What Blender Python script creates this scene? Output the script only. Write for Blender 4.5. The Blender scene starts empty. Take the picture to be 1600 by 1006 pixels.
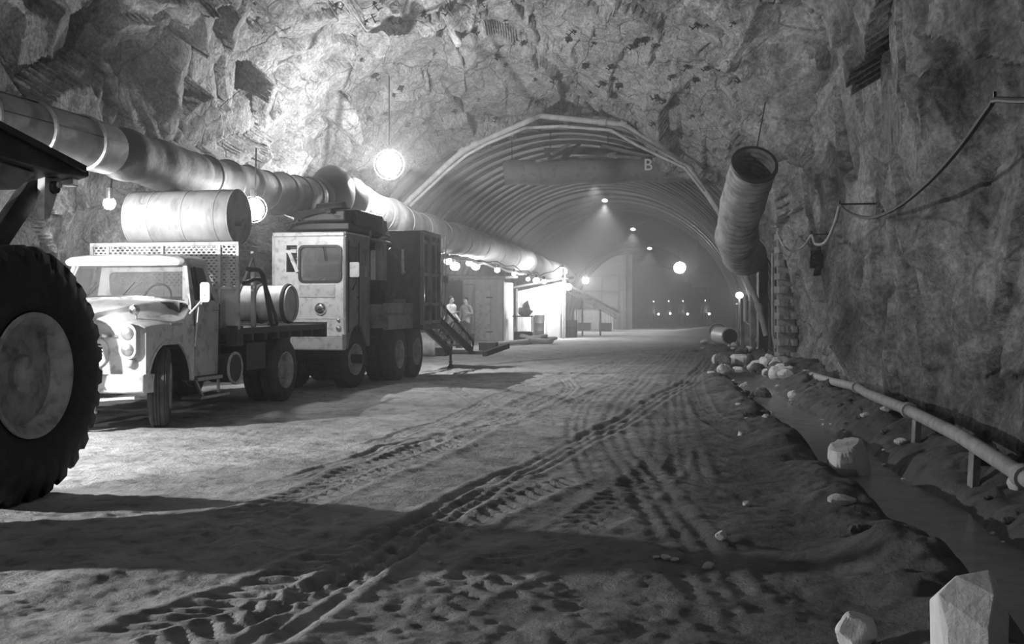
import bpy, math, random
import numpy as np
from mathutils import Vector, Matrix, Euler
from mathutils.geometry import tessellate_polygon
PI = math.pi
SC = bpy.context.scene
COL = SC.collection
# ------------------------------------------------------------------ camera, world, exposure
F, HZ, CH = 1650.0, 475.0, 1.5             # focal length in pixels, horizon row, camera height
cam_d = bpy.data.cameras.new('camera')
cam = bpy.data.objects.new('camera', cam_d); COL.objects.link(cam)
cam.location = (0, 0, CH); cam.rotation_euler = (PI/2, 0, 0)
cam_d.sensor_width = 36; cam_d.lens = 36*F/1600; cam_d.shift_y = -28/1600
cam_d.clip_start = 0.05; cam_d.clip_end = 400
SC.camera = cam
w = bpy.data.worlds.new('world'); SC.world = w; w.use_nodes = True
w.node_tree.nodes['Background'].inputs[0].default_value = (1, 1, 1, 1)
w.node_tree.nodes['Background'].inputs[1].default_value = 0.002
SC.view_settings.view_transform = 'Standard'; SC.view_settings.look = 'None'
SC.view_settings.gamma = 1; SC.view_settings.exposure = 0.0
SC.cycles.use_denoising = True
SC.cycles.max_bounces = 6; SC.cycles.diffuse_bounces = 3; SC.cycles.glossy_bounces = 3
SC.cycles.transmission_bounces = 6; SC.cycles.volume_bounces = 0
SC.cycles.sample_clamp_indirect = 4; SC.cycles.sample_clamp_direct = 0
SC.cycles.volume_max_steps = 64

# lamps of the cavern: name -> (x, y, z, watts, radius)
# lamps of the cavern: name -> (location, power in watts, source radius)
LAMP_W = dict(front=1500, under=2000, roof=850, floodc=1250, wall1=30, wall2=170)

def P(px, py, Y):                          # a point seen at (px, py) of the photograph, Y metres in front of the camera
    return Vector(((px-800)*Y/F, Y, CH-(py-HZ)*Y/F))
def G(px, py, z=0.0):                      # the same on the ground
    Y = (CH-z)*F/(py-HZ); return Vector(((px-800)*Y/F, Y, z))
TH = math.atan2(275, F); SN, CS = math.sin(TH), math.cos(TH)
def ST(s, t, z=0.0):                       # tunnel axis coordinates: s across, t along
    return Vector((s*CS+t*SN, -s*SN+t*CS, z))
def toST(X, Y): return X*CS-Y*SN, X*SN+Y*CS

# ------------------------------------------------------------------ numeric noise
def _h(ix, iy, iz, seed):
    h = (ix.astype(np.uint32)*np.uint32(374761393) + iy.astype(np.uint32)*np.uint32(668265263)
         + iz.astype(np.uint32)*np.uint32(2147483647) + np.uint32((seed*974711) & 0xffffffff))
    h = (h ^ (h >> np.uint32(13)))*np.uint32(1274126177)
    h = (h ^ (h >> np.uint32(15)))*np.uint32(2246822519)
    h = h ^ (h >> np.uint32(16))
    return h.astype(np.float64)/4294967295.0
def vnoise(x, y, z, seed=0):
    ix, iy, iz = np.floor(x).astype(np.int64), np.floor(y).astype(np.int64), np.floor(z).astype(np.int64)
    fx, fy, fz = x-ix, y-iy, z-iz
    fx = fx*fx*fx*(fx*(fx*6-15)+10); fy = fy*fy*fy*(fy*(fy*6-15)+10); fz = fz*fz*fz*(fz*(fz*6-15)+10)
    r = 0
    for dx in (0, 1):
        wx = fx if dx else 1-fx
        for dy in (0, 1):
            wy = fy if dy else 1-fy
            for dz in (0, 1):
                wz = fz if dz else 1-fz
                r = r + wx*wy*wz*_h(ix+dx, iy+dy, iz+dz, seed)
    return r*2-1
def fbm(x, y, z, octv=4, seed=0, gain=.5):
    a, r, f = 1.0, 0, 1.0
    for i in range(octv):
        r = r + a*vnoise(x*f, y*f, z*f, seed+i*17); a *= gain; f *= 2.03
    return r
def facets(x, y, z, seed=0, tilt=.5):       # nearest-cell offset and tilt: broken, planar rock faces
    ix, iy, iz = np.floor(x).astype(np.int64), np.floor(y).astype(np.int64), np.floor(z).astype(np.int64)
    best = np.full(x.shape, 1e9); out = np.zeros(x.shape)
    for dx in (-1, 0, 1):
        for dy in (-1, 0, 1):
            for dz in (-1, 0, 1):
                cx, cy, cz = ix+dx, iy+dy, iz+dz
                px = cx+_h(cx, cy, cz, seed+1); py = cy+_h(cx, cy, cz, seed+2); pz = cz+_h(cx, cy, cz, seed+3)
                ex, ey, ez = x-px, y-py, z-pz
                d = ex*ex+ey*ey+ez*ez
                v = (_h(cx, cy, cz, seed+4)*2-1) + tilt*2*(ex*(_h(cx, cy, cz, seed+5)*2-1)+ey*(_h(cx, cy, cz, seed+6)*2-1)+ez*(_h(cx, cy, cz, seed+7)*2-1))
                m = d < best
                best = np.where(m, d, best); out = np.where(m, v, out)
    return out
def sstep(a, b, x):
    u = np.clip((x-a)/(b-a), 0, 1); return u*u*(3-2*u)

# ------------------------------------------------------------------ materials (the photograph is black and white: neutral greys)
MATS = {}
def mat(name, g, rough=.7, metal=0.0, var=.25, scale=6.0, bump=.0, bscale=30.0, detail=6, spec=.5, stretch=None, g2=None, spots=None):
    if name in MATS: return MATS[name]
    m = bpy.data.materials.new(name); m.use_nodes = True; nt = m.node_tree; N = nt.nodes; L = nt.links
    b = N['Principled BSDF']; b.inputs['Roughness'].default_value = rough; b.inputs['Metallic'].default_value = metal
    b.inputs['Specular IOR Level'].default_value = spec
    tc = N.new('ShaderNodeTexCoord'); src = tc.outputs['Object']
    if stretch:
        mp = N.new('ShaderNodeMapping'); mp.inputs['Scale'].default_value = stretch; L.new(src, mp.inputs[0]); src = mp.outputs[0]
    n = N.new('ShaderNodeTexNoise'); n.inputs['Scale'].default_value = scale; n.inputs['Detail'].default_value = detail
    n.inputs['Roughness'].default_value = .62
    L.new(src, n.inputs['Vector'])
    cr = N.new('ShaderNodeValToRGB'); e = cr.color_ramp.elements
    lo, hi = g*(1-var), g*(1+var) if g2 is None else g2
    e[0].position, e[1].position = .32, .68
    e[0].color = (lo, lo, lo, 1); e[1].color = (hi, hi, hi, 1)
    L.new(n.outputs['Fac'], cr.inputs[0]); col = cr.outputs[0]
    if spots:                              # darker blotches of dirt, grease or rust: (strength, scale)
        n3 = N.new('ShaderNodeTexNoise'); n3.inputs['Scale'].default_value = spots[1]; n3.inputs['Detail'].default_value = 8
        L.new(src, n3.inputs['Vector'])
        r3 = N.new('ShaderNodeValToRGB'); r3.color_ramp.elements[0].position = .52; r3.color_ramp.elements[1].position = .66
        r3.color_ramp.elements[0].color = (1, 1, 1, 1); v = 1-spots[0]; r3.color_ramp.elements[1].color = (v, v, v, 1)
        L.new(n3.outputs['Fac'], r3.inputs[0])
        mx = N.new('ShaderNodeMix'); mx.data_type = 'RGBA'; mx.blend_type = 'MULTIPLY'; mx.inputs[0].default_value = 1
        L.new(col, mx.inputs[6]); L.new(r3.outputs[0], mx.inputs[7]); col = mx.outputs[2]
    L.new(col, b.inputs['Base Color'])
    if bump:
        n2 = N.new('ShaderNodeTexNoise'); n2.inputs['Scale'].default_value = bscale; n2.inputs['Detail'].default_value = 8
        n2.inputs['Roughness'].default_value = .65
        L.new(src, n2.inputs['Vector'])
        bp = N.new('ShaderNodeBump'); bp.inputs['Strength'].default_value = bump; bp.inputs['Distance'].default_value = .05
        L.new(n2.outputs['Fac'], bp.inputs['Height']); L.new(bp.outputs[0], b.inputs['Normal'])
    MATS[name] = m; return m
def rock_mat(name, g, var, fine=1.0, stretch=(1, 1, 1)):
    m = bpy.data.materials.new(name); m.use_nodes = True; nt = m.node_tree; N = nt.nodes; L = nt.links
    b = N['Principled BSDF']; b.inputs['Roughness'].default_value = .8; b.inputs['Specular IOR Level'].default_value = .35
    tc = N.new('ShaderNodeTexCoord'); mp = N.new('ShaderNodeMapping'); mp.inputs['Scale'].default_value = stretch
    L.new(tc.outputs['Object'], mp.inputs[0]); src = mp.outputs[0]
    def noise(s, d=8, r=.6, dist=0.0):
        n = N.new('ShaderNodeTexNoise'); n.inputs['Scale'].default_value = s; n.inputs['Detail'].default_value = d
        n.inputs['Roughness'].default_value = r; n.inputs['Distortion'].default_value = dist
        L.new(src, n.inputs['Vector']); return n.outputs['Fac']
    def ramp(f, a, c, p0, p1):
        r = N.new('ShaderNodeValToRGB'); r.color_ramp.elements[0].position = p0; r.color_ramp.elements[1].position = p1
        r.color_ramp.elements[0].color = (a, a, a, 1); r.color_ramp.elements[1].color = (c, c, c, 1)
        L.new(f, r.inputs[0]); return r.outputs[0]
    def mul(a, c, f=1.0):
        mx = N.new('ShaderNodeMix'); mx.data_type = 'RGBA'; mx.blend_type = 'MULTIPLY'; mx.inputs[0].default_value = f
        L.new(a, mx.inputs[6]); L.new(c, mx.inputs[7]); return mx.outputs[2]
    c1 = ramp(noise(.9, 10, .65, .6), g*(1-var), g*(1+var), .35, .65)
    c2 = ramp(noise(5*fine, 10, .7, 1.2), .55, 1.25, .36, .62)
    c3 = ramp(noise(22*fine, 6, .7), .62, 1.2, .36, .6)
    col = mul(mul(c1, c2), c3)
    vo = N.new('ShaderNodeTexVoronoi'); vo.feature = 'DISTANCE_TO_EDGE'; vo.inputs['Scale'].default_value = 1.1*fine
    nd = N.new('ShaderNodeTexNoise'); nd.inputs['Scale'].default_value = 2.5; nd.inputs['Detail'].default_value = 6
    L.new(src, nd.inputs['Vector'])
    ma = N.new('ShaderNodeMix'); ma.data_type = 'RGBA'; ma.inputs[0].default_value = .22
    L.new(src, ma.inputs[6]); L.new(nd.outputs['Color'], ma.inputs[7]); L.new(ma.outputs[2], vo.inputs['Vector'])
    crack = ramp(vo.outputs['Distance'], .35, 1, .0, .025)
    col = mul(col, crack, .45)
    L.new(col, b.inputs['Base Color'])
    h1 = N.new('ShaderNodeMath'); h1.operation = 'MULTIPLY_ADD'; h1.inputs[1].default_value = .35
    L.new(noise(9*fine, 12, .68, .8), h1.inputs[0]); L.new(noise(2.4, 12, .62, .4), h1.inputs[2])
    h2 = N.new('ShaderNodeMath'); h2.operation = 'MULTIPLY_ADD'; h2.inputs[1].default_value = .25
    L.new(crack, h2.inputs[0]); L.new(h1.outputs[0], h2.inputs[2])
    bp = N.new('ShaderNodeBump'); bp.inputs['Strength'].default_value = .9; bp.inputs['Distance'].default_value = .16
    L.new(h2.outputs[0], bp.inputs['Height']); L.new(bp.outputs[0], b.inputs['Normal'])
    MATS[name] = m; return m
def glow(name, strength):                   # glowing glass envelope: lets the light of its filament through
    m = bpy.data.materials.new(name); m.use_nodes = True; nt = m.node_tree; N = nt.nodes; N.remove(N['Principled BSDF'])
    e = N.new('ShaderNodeEmission'); e.inputs[1].default_value = strength; t = N.new('ShaderNodeBsdfTransparent'); s = N.new('ShaderNodeAddShader')
    nt.links.new(e.outputs[0], s.inputs[0]); nt.links.new(t.outputs[0], s.inputs[1]); nt.links.new(s.outputs[0], N['Material Output'].inputs[0])
    MATS[name] = m; return m
def emis(name, v, strength):
    m = bpy.data.materials.new(name); m.use_nodes = True; b = m.node_tree.nodes['Principled BSDF']
    b.inputs['Base Color'].default_value = (.8, .8, .8, 1)
    b.inputs['Emission Color'].default_value = (v, v, v, 1); b.inputs['Emission Strength'].default_value = strength
    MATS[name] = m; return m
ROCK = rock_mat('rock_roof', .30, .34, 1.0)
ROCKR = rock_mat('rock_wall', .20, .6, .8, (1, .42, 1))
STONE = mat('stone', .68, .85, var=.12, scale=9, bump=.35, bscale=14, detail=8)
DARKSTONE = rock_mat('dark_stone', .22, .3, 2.0)
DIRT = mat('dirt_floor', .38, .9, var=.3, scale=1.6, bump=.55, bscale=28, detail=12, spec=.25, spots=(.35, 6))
RIBM = mat('rib_steel', .15, .6, .2, var=.3)
def darker_right_ground():                                          # the ground colour darkens towards the right, with a noisy edge
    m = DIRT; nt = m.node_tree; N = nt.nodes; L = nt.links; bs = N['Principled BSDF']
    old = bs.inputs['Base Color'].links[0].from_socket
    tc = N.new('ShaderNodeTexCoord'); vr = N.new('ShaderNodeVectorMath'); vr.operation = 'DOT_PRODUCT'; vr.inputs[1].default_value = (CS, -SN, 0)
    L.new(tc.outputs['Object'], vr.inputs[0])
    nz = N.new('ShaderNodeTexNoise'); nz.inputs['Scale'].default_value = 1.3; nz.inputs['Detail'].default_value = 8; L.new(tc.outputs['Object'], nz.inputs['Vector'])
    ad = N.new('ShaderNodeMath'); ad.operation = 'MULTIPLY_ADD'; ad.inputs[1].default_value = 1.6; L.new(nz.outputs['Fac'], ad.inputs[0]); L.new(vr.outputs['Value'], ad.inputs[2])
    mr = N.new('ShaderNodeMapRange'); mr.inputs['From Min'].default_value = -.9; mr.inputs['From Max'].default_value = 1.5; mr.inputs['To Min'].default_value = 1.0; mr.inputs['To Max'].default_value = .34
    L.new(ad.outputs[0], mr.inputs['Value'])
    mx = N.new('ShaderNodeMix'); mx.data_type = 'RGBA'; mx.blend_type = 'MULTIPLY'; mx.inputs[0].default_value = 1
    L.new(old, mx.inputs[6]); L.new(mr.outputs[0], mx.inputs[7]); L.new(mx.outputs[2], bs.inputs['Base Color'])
darker_right_ground()
LINING = mat('steel_lagging', .08, .6, var=.4, scale=2.0, bump=.5, bscale=14, spec=.4)
TYRE = mat('tyre_rubber', .022, .75, var=.5, scale=5, bump=.25, bscale=40)
TYRED = mat('dusty_tyre_rubber', .05, .85, var=.5, scale=6, bump=.25, bscale=40)
WHITE = mat('white_paint', .62, .35, var=.12, scale=4, spots=(.35, 9))
OFFW = mat('offwhite_paint', .5, .4, var=.14, scale=3, spots=(.4, 7))
CRANEP = mat('crane_paint', .42, .5, var=.2, scale=5, spots=(.45, 6))
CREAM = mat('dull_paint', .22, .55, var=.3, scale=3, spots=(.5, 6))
RIMP = mat('dusty_rim_paint', .42, .75, var=.28, scale=7, bump=.15, bscale=30, spots=(.35, 10))
DARK = mat('dark_steel', .045, .55, .3, var=.5, scale=5)
BLACK = mat('black_paint', .02, .5, var=.4, scale=5)
STEEL = mat('bare_steel', .4, .35, .8, var=.25, scale=8)
GALV = mat('galvanised_duct', .27, .6, .2, var=.2, scale=3, bump=.15, bscale=6, spots=(.3, 4))
DUCTF = mat('canvas_duct', .5, .75, var=.22, scale=2, bump=.5, bscale=5)
DUCTG = mat('grey_duct_cloth', .24, .75, var=.2, scale=2.5, bump=.4, bscale=8, spots=(.35, 5))
DUCTD = mat('dirty_shaded_duct', .055, .7, var=.35, scale=2.5, bump=.35, bscale=7)  # dirt tone, made darker still to stand for shade on the duct
TANKP = mat('tank_paint', .46, .5, var=.2, scale=2.5, stretch=(2.5, 1, 1), spots=(.3, 3))
WOOD = mat('pale_boards', .42, .75, var=.25, scale=4, stretch=(1, 1, .25))
TIMBER = mat('timber', .25, .85, var=.4, scale=5, bump=.3)
PIPEM = mat('dusty_pipe', .34, .7, var=.25, scale=6, bump=.1)
RUBBER = mat('black_cable', .03, .5, var=.3)
CABLE = mat('pale_cable', .35, .6, var=.2)
CHROME = mat('chrome', .75, .12, 1.0, var=.05)
SKIN = mat('skin', .36, .6, var=.1)
CLOTHW = mat('white_cloth', .6, .85, var=.1, bump=.2)
CLOTHD = mat('dark_cloth', .05, .9, var=.3, bump=.2)
HAIR = mat('hair', .02, .8)
WATER = mat('ditch_water', .26, .22, var=.2, bump=.08, bscale=8, spec=.6)
HOT = glow('lit_bulb_glass', 9)
def glass_mat():
    m = bpy.data.materials.new('cab_glass'); m.use_nodes = True; nt = m.node_tree; N = nt.nodes; L = nt.links
    out = N['Material Output']; N.remove(N['Principled BSDF'])
    t = N.new('ShaderNodeBsdfTransparent'); t.inputs[0].default_value = (.8, .8, .8, 1)
    g = N.new('ShaderNodeBsdfGlossy'); g.inputs['Roughness'].default_value = .06
    d = N.new('ShaderNodeBsdfDiffuse'); d.inputs[0].default_value = (.45, .45, .45, 1)
    fr = N.new('ShaderNodeFresnel'); fr.inputs[0].default_value = 1.5
    m1 = N.new('ShaderNodeMixShader'); m2 = N.new('ShaderNodeMixShader'); m2.inputs[0].default_value = .16
    L.new(fr.outputs[0], m1.inputs[0]); L.new(t.outputs[0], m1.inputs[1]); L.new(g.outputs[0], m1.inputs[2])
    L.new(m1.outputs[0], m2.inputs[1]); L.new(d.outputs[0], m2.inputs[2]); L.new(m2.outputs[0], out.inputs[0])
    MATS['glass'] = m; return m
GLASS = glass_mat()

# ------------------------------------------------------------------ object helpers
def tag(o, label=None, cat=None, group=None, kind=None):
    if label: o['label'] = label
    if cat: o['category'] = cat
    if group: o['group'] = group
    if kind: o['kind'] = kind
    return o
def thing(name, label, cat, loc=(0, 0, 0), rz=0.0, group=None):
    o = bpy.data.objects.new(name, None); COL.objects.link(o); o.empty_display_size = .1
    o.location = loc; o.rotation_euler = (0, 0, rz); return tag(o, label, cat, group)
def copy_tree(o, parent=None):
    c = o.copy(); COL.objects.link(c)
    if parent: c.parent = parent
    for ch in list(o.children): copy_tree(ch, c)
    return c
def lamp(loc, watts, r=.05, parent=None, spot=None, target=None):
    d = bpy.data.lights.new('lamp_light', 'SPOT' if spot else 'POINT'); d.energy = watts; d.shadow_soft_size = r
    o = bpy.data.objects.new('lamp_light', d); COL.objects.link(o); o.location = loc
    if spot:
        d.spot_size = spot; d.spot_blend = .6
        o.rotation_euler = (Vector(target)-Vector(loc)).to_track_quat('-Z', 'Y').to_euler()
    if parent: o.parent = parent
    return o
class MB:
    def __init__(s): s.v, s.f = [], []
    def add(s, vs, fs):
        n = len(s.v); s.v += [tuple(v) for v in vs]; s.f += [tuple(i+n for i in f) for f in fs]; return s
    def box(s, c, d, R=None, taper=1.0):
        x, y, z = d[0]/2, d[1]/2, d[2]/2
        vs = [Vector((sx*x*(taper if sz > 0 else 1), sy*y*(taper if sz > 0 else 1), sz*z)) for sz in (-1, 1) for sy in (-1, 1) for sx in (-1, 1)]
        if R is not None: vs = [R @ v for v in vs]
        c = Vector(c)
        return s.add([v+c for v in vs], [(0, 2, 3, 1), (4, 5, 7, 6), (0, 1, 5, 4), (2, 6, 7, 3), (0, 4, 6, 2), (1, 3, 7, 5)])
    def b2(s, x0, x1, y0, y1, z0, z1): return s.box(((x0+x1)/2, (y0+y1)/2, (z0+z1)/2), (x1-x0, y1-y0, z1-z0))
    def bar(s, p, q, wd, ht=None, up=(0, 0, 1)):
        p, q = Vector(p), Vector(q); ht = ht or wd; d = (q-p); L = d.length; d.normalize()
        u = Vector(up); 
        if abs(d.dot(u)) > .97: u = Vector((1, 0, 0))
        x = d.cross(u).normalized(); z = x.cross(d)
        R = Matrix((x, d, z)).transposed()
        return s.box((p+q)/2, (wd, L, ht), R)
    def cyl(s, p, q, r, r2=None, n=20, caps=True):
        return s.tube([p, q], [r, r if r2 is None else r2], n, caps)
    def tube(s, pts, r, n=12, caps=True, closed=False):
        pts = [Vector(p) for p in pts]; m = len(pts)
        rs = r if isinstance(r, (list, tuple)) else [r]*m
        ts = []
        for i in range(m):
            a = pts[max(i-1, 0)] if not closed else pts[i-1]; b = pts[min(i+1, m-1)] if not closed else pts[(i+1) % m]
            ts.append((b-a).normalized())
        u = Vector((0, 0, 1)) if abs(ts[0].z) < .9 else Vector((1, 0, 0))
        u = (u-ts[0]*u.dot(ts[0])).normalized(); vs = []
        for i in range(m):
            u = (u-ts[i]*u.dot(ts[i])).normalized(); w_ = ts[i].cross(u)
            for k in range(n):
                a = 2*PI*k/n; vs.append(pts[i]+(u*math.cos(a)+w_*math.sin(a))*rs[i])
        fs = []
        for i in range(m-1 if not closed else m):
            j = (i+1) % m
            for k in range(n): fs.append((i*n+k, i*n+(k+1) % n, j*n+(k+1) % n, j*n+k))
        if caps and not closed: fs += [tuple(range(n-1, -1, -1)), tuple((m-1)*n+k for k in range(n))]
        return s.add(vs, fs)
    def lathe(s, prof, c, ax=(0, 0, 1), n=32, rf=None):      # prof: (radius, height along axis)
        ax = Vector(ax).normalized(); u = Vector((0, 0, 1)) if abs(ax.z) < .9 else Vector((1, 0, 0))
        u = (u-ax*u.dot(ax)).normalized(); w_ = ax.cross(u); c = Vector(c); vs, fs = [], []
        for j, (r, h) in enumerate(prof):
            for k in range(n):
                a = 2*PI*k/n; rr = r if rf is None else rf(j, k, r); vs.append(c+ax*h+(u*math.cos(a)+w_*math.sin(a))*rr)
        for j in range(len(prof)-1):
            for k in range(n): fs.append((j*n+k, (j+1)*n+k, (j+1)*n+(k+1) % n, j*n+(k+1) % n))
        return s.add(vs, fs)
    def plate(s, loops, fn, off):                            # polygon with holes, mapped by fn(u, v), thickened by vector off
        off = Vector(off); flat = [p for lp in loops for p in lp]; n = len(flat)
        tris = tessellate_polygon([[Vector((p[0], p[1], 0)) for p in lp] for lp in loops])
        vs = [Vector(fn(*p)) for p in flat]; vs += [v+off for v in vs]
        fs = [tuple(t) for t in tris] + [tuple(i+n for i in reversed(t)) for t in tris]
        k = 0
        for lp in loops:
            m = len(lp)
            for i in range(m): a, b = k+i, k+(i+1) % m; fs.append((a, b, b+n, a+n))
            k += m
        return s.add(vs, fs)
    def loft(s, secs, caps=True):
        n = len(secs[0]); vs = [v for sec in secs for v in sec]; fs = []
        for i in range(len(secs)-1):
            for k in range(n): fs.append((i*n+k, i*n+(k+1) % n, (i+1)*n+(k+1) % n, (i+1)*n+k))
        if caps: fs += [tuple(range(n-1, -1, -1)), tuple((len(secs)-1)*n+k for k in range(n))]
        return s.add(vs, fs)
    def ball(s, c, r, n=16, m=10, sc=(1, 1, 1)):
        vs, fs = [], []; c = Vector(c)
        for j in range(m+1):
            th = PI*j/m
            for k in range(n):
                a = 2*PI*k/n; vs.append(c+Vector((math.sin(th)*math.cos(a)*sc[0], math.sin(th)*math.sin(a)*sc[1], math.cos(th)*sc[2]))*r)
        for j in range(m):
            for k in range(n): fs.append((j*n+k, (j+1)*n+k, (j+1)*n+(k+1) % n, j*n+(k+1) % n))
        return s.add(vs, fs)
    def obj(s, name, m, parent=None, smooth=False, bevel=0, loc=None, rz=0):
        me = bpy.data.meshes.new(name); me.from_pydata(s.v, [], s.f)
        import bmesh
        bm = bmesh.new(); bm.from_mesh(me); bmesh.ops.remove_doubles(bm, verts=bm.verts, dist=1e-5)
        bmesh.ops.recalc_face_normals(bm, faces=bm.faces); bm.to_mesh(me); bm.free()
        me.materials.append(m)
        if smooth:
            me.polygons.foreach_set('use_smooth', [True]*len(me.polygons))
            try: me.set_sharp_from_angle(angle=math.radians(38))
            except Exception: pass
        o = bpy.data.objects.new(name, me); COL.objects.link(o)
        if parent: o.parent = parent
        if loc is not None: o.location = loc
        if rz: o.rotation_euler = (0, 0, rz)
        if bevel:
            b = o.modifiers.new('bevel', 'BEVEL'); b.width = bevel; b.segments = 2; b.limit_method = 'ANGLE'
        return o
def rrect(cx, cy, wd, ht, r, n=5):
    out = []
    for qx, qy, a0 in ((1, 1, 0), (-1, 1, PI/2), (-1, -1, PI), (1, -1, 1.5*PI)):
        for i in range(n+1):
            a = a0+PI/2*i/n; out.append((cx+qx*(wd/2-r)+r*math.cos(a), cy+qy*(ht/2-r)+r*math.sin(a)))
    return out
def oval(cx, cy, rx, ry, n=24): return [(cx+rx*math.cos(2*PI*i/n), cy+ry*math.sin(2*PI*i/n)) for i in range(n)]
def spline(pts, k=8):                                        # Catmull-Rom through points
    pts = [Vector(p) for p in pts]; q = [pts[0]*2-pts[1]]+pts+[pts[-1]*2-pts[-2]]; out = []
    for i in range(1, len(q)-2):
        a, b, c, d = q[i-1:i+3]
        for j in range(k):
            u = j/k; out.append(.5*((2*b)+(c-a)*u+(2*a-5*b+4*c-d)*u*u+(3*b-a-3*c+d)*u**3))
    out.append(pts[-1]); return out
def np_mesh(name, V, Fq, m, smooth=True):
    me = bpy.data.meshes.new(name); nv, nf = len(V), len(Fq)
    me.vertices.add(nv); me.vertices.foreach_set('co', V.astype(np.float32).ravel())
    me.loops.add(nf*4); me.polygons.add(nf)
    me.loops.foreach_set('vertex_index', Fq.astype(np.int32).ravel())
    me.polygons.foreach_set('loop_start', np.arange(0, nf*4, 4, dtype=np.int32))
    me.polygons.foreach_set('use_smooth', np.full(nf, smooth, dtype=bool))
    me.update(calc_edges=True); me.validate()
    for q in (m if isinstance(m, (list, tuple)) else [m]): me.materials.append(q)
    o = bpy.data.objects.new(name, me); COL.objects.link(o); return o
def grid_faces(nr, nc):
    i = np.arange(nr-1)[:, None]*nc+np.arange(nc-1)[None, :]
    return np.stack([i, i+1, i+nc+1, i+nc], -1).reshape(-1, 4)
def rock_mesh(b, c, dims, seed, rough=.18, n=14, facet=.3):  # a broken stone: ball cut by random planes
    rnd = random.Random(seed); c = Vector(c); m = n
    planes = []
    for i in range(11):
        d = Vector((rnd.gauss(0, 1), rnd.gauss(0, 1), rnd.gauss(0, 1))).normalized(); planes.append((d, rnd.uniform(.62, .95)))
    vs, fs = [], []; nn = 2*n
    for j in range(m+1):
        th = PI*j/m
        for k in range(nn):
            a = 2*PI*k/nn; v = Vector((math.sin(th)*math.cos(a), math.sin(th)*math.sin(a), math.cos(th))); r = 1.05
            for d, h in planes:
                q = v.dot(d)
                if q > 1e-3: r = min(r, h/q)
            r *= 1+.03*math.sin(7*v.x+5*v.y*v.z+seed)*rough/.18
            vs.append(c+Vector((v.x*r*dims[0]/2, v.y*r*dims[1]/2, v.z*r*dims[2]/2)))
    for j in range(m):
        for k in range(nn): fs.append((j*nn+k, (j+1)*nn+k, (j+1)*nn+(k+1) % nn, j*nn+(k+1) % nn))
    return b.add(vs, fs)
# ------------------------------------------------------------------ the cavern shell
def shell_params(t):
    k = sstep(22.5, 29.5, t)
    sc = -3.25*(1-k)-4.0*k; a = 5.95*(1-k)+6.55*k; H = 8.7*(1-k)+6.75*k; n = 2.9*(1-k)+2.0*k
    step = sstep(30.2, 30.6, t)*.35                       # the lined tunnel lies a little outside the rock rim
    nar = sstep(66, 67.5, t)*1.9                            # and narrows to an inner ring far inside
    return sc+nar*.35, a+step-nar, H+step-nar*.9, n
def shell_point(t, ph, disp=True):
    t = np.asarray(t, float); ph = np.asarray(ph, float)
    sc, a, H, n = shell_params(t)
    cx, cy = np.cos(ph), np.sin(ph)
    r = 1/((np.abs(cx)**n+np.abs(cy)**n)**(1/n))
    s = sc+a*r*cx; z = H*r*cy
    if disp:
        lined = sstep(30.0, 30.6, t)
        right = sstep(1.5, .3, ph)
        left = sstep(2.0, 2.8, ph)
        d = (.34*facets(s*.45, t*.34, z*.42, 3, .9) + .16*facets(s*1.3+9, t*1.0, z*1.2, 8, .9)
             + .30*fbm(s*.35, t*.35, z*.35, 4, 5) + .055*fbm(s*2.4, t*2.4, z*2.4, 4, 9))
        dr = (.32*facets(s*.45+3, t*.30, z*.26, 21, .9)+.12*facets(s*1.2+3, t*.8, z*.8, 25, .8)+.18*fbm(s*.45, t*.4, z*.4, 3, 31)
              + .03*fbm(s*2, t*1.2, z*2.2, 4, 35)+.14)
        d = d*(1-right)+dr*right
        # a hanging slab on the left roof and the deep crack of the right wall
        d = d - .75*np.exp(-(((t-14.6)/1.5)**4+((s+6.2)/1.0)**4))*sstep(3.5, 5.2, z)
        d = d + .5*np.exp(-(((t-13.4-.12*(z-2))/.16)**2+((z-1.7)/.85)**4))*right
        d = d - 1.0*np.exp(-((t-20.9-.4*np.sin(z*1.3))/.65)**2)*sstep(3.4, 4.8, z)*sstep(1.5, 1.15, ph)   # rock rib on the right haunch
        face = np.exp(-((t-26)/3.2)**2)
        d = d*(1-.35*face)
        d = d*(1-lined)+.03*fbm(s, t*2, z, 3, 40)*lined
        low = sstep(.1, .9, z)
        d = d*(.25+.75*low)
        nx = cx*(1-.25*right); ny = cy
        s = s+d*nx; z = z+d*ny
    return s, z
def build_shell():
    t = [-2.5]
    while t[-1] < 118:
        u = t[-1]; st = .055 if 4 < u < 20 else (.075 if u < 31.2 else .35)
        if u <= 4: st = .1
        t.append(u+st)
    t = np.array(t)
    ph = np.concatenate([np.linspace(-.12, .9, 190), np.linspace(.9, 2.6, 330)[1:], np.linspace(2.6, PI+.09, 110)[1:]])
    T, PH = np.meshgrid(t, ph, indexing='ij')
    s, z = shell_point(T, PH)
    X = s*CS+T*SN; Y = -s*SN+T*CS
    V = np.stack([X, Y, z], -1)
    ia, ib = int(np.searchsorted(ph, .78)), int(np.searchsorted(ph, 2.45))
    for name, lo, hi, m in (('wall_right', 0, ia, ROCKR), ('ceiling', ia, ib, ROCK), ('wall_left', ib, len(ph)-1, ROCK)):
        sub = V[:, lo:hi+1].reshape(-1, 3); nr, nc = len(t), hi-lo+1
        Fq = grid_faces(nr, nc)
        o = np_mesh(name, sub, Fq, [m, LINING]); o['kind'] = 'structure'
        row = np.repeat(np.arange(nr-1), nc-1)
        o.data.polygons.foreach_set('material_index', (t[row] > 30.5).astype(np.int32))
        o.data.update()
build_shell()
b = MB(); c = ST(-4, 112, 0)
b.box((c.x, c.y, 3.5), (22, .4, 9), Matrix.Rotation(-TH, 3, 'Z')); tag(b.obj('wall_back', LINING), kind='structure')
b = MB(); c = ST(-3.2, -2.7, 0)
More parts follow.
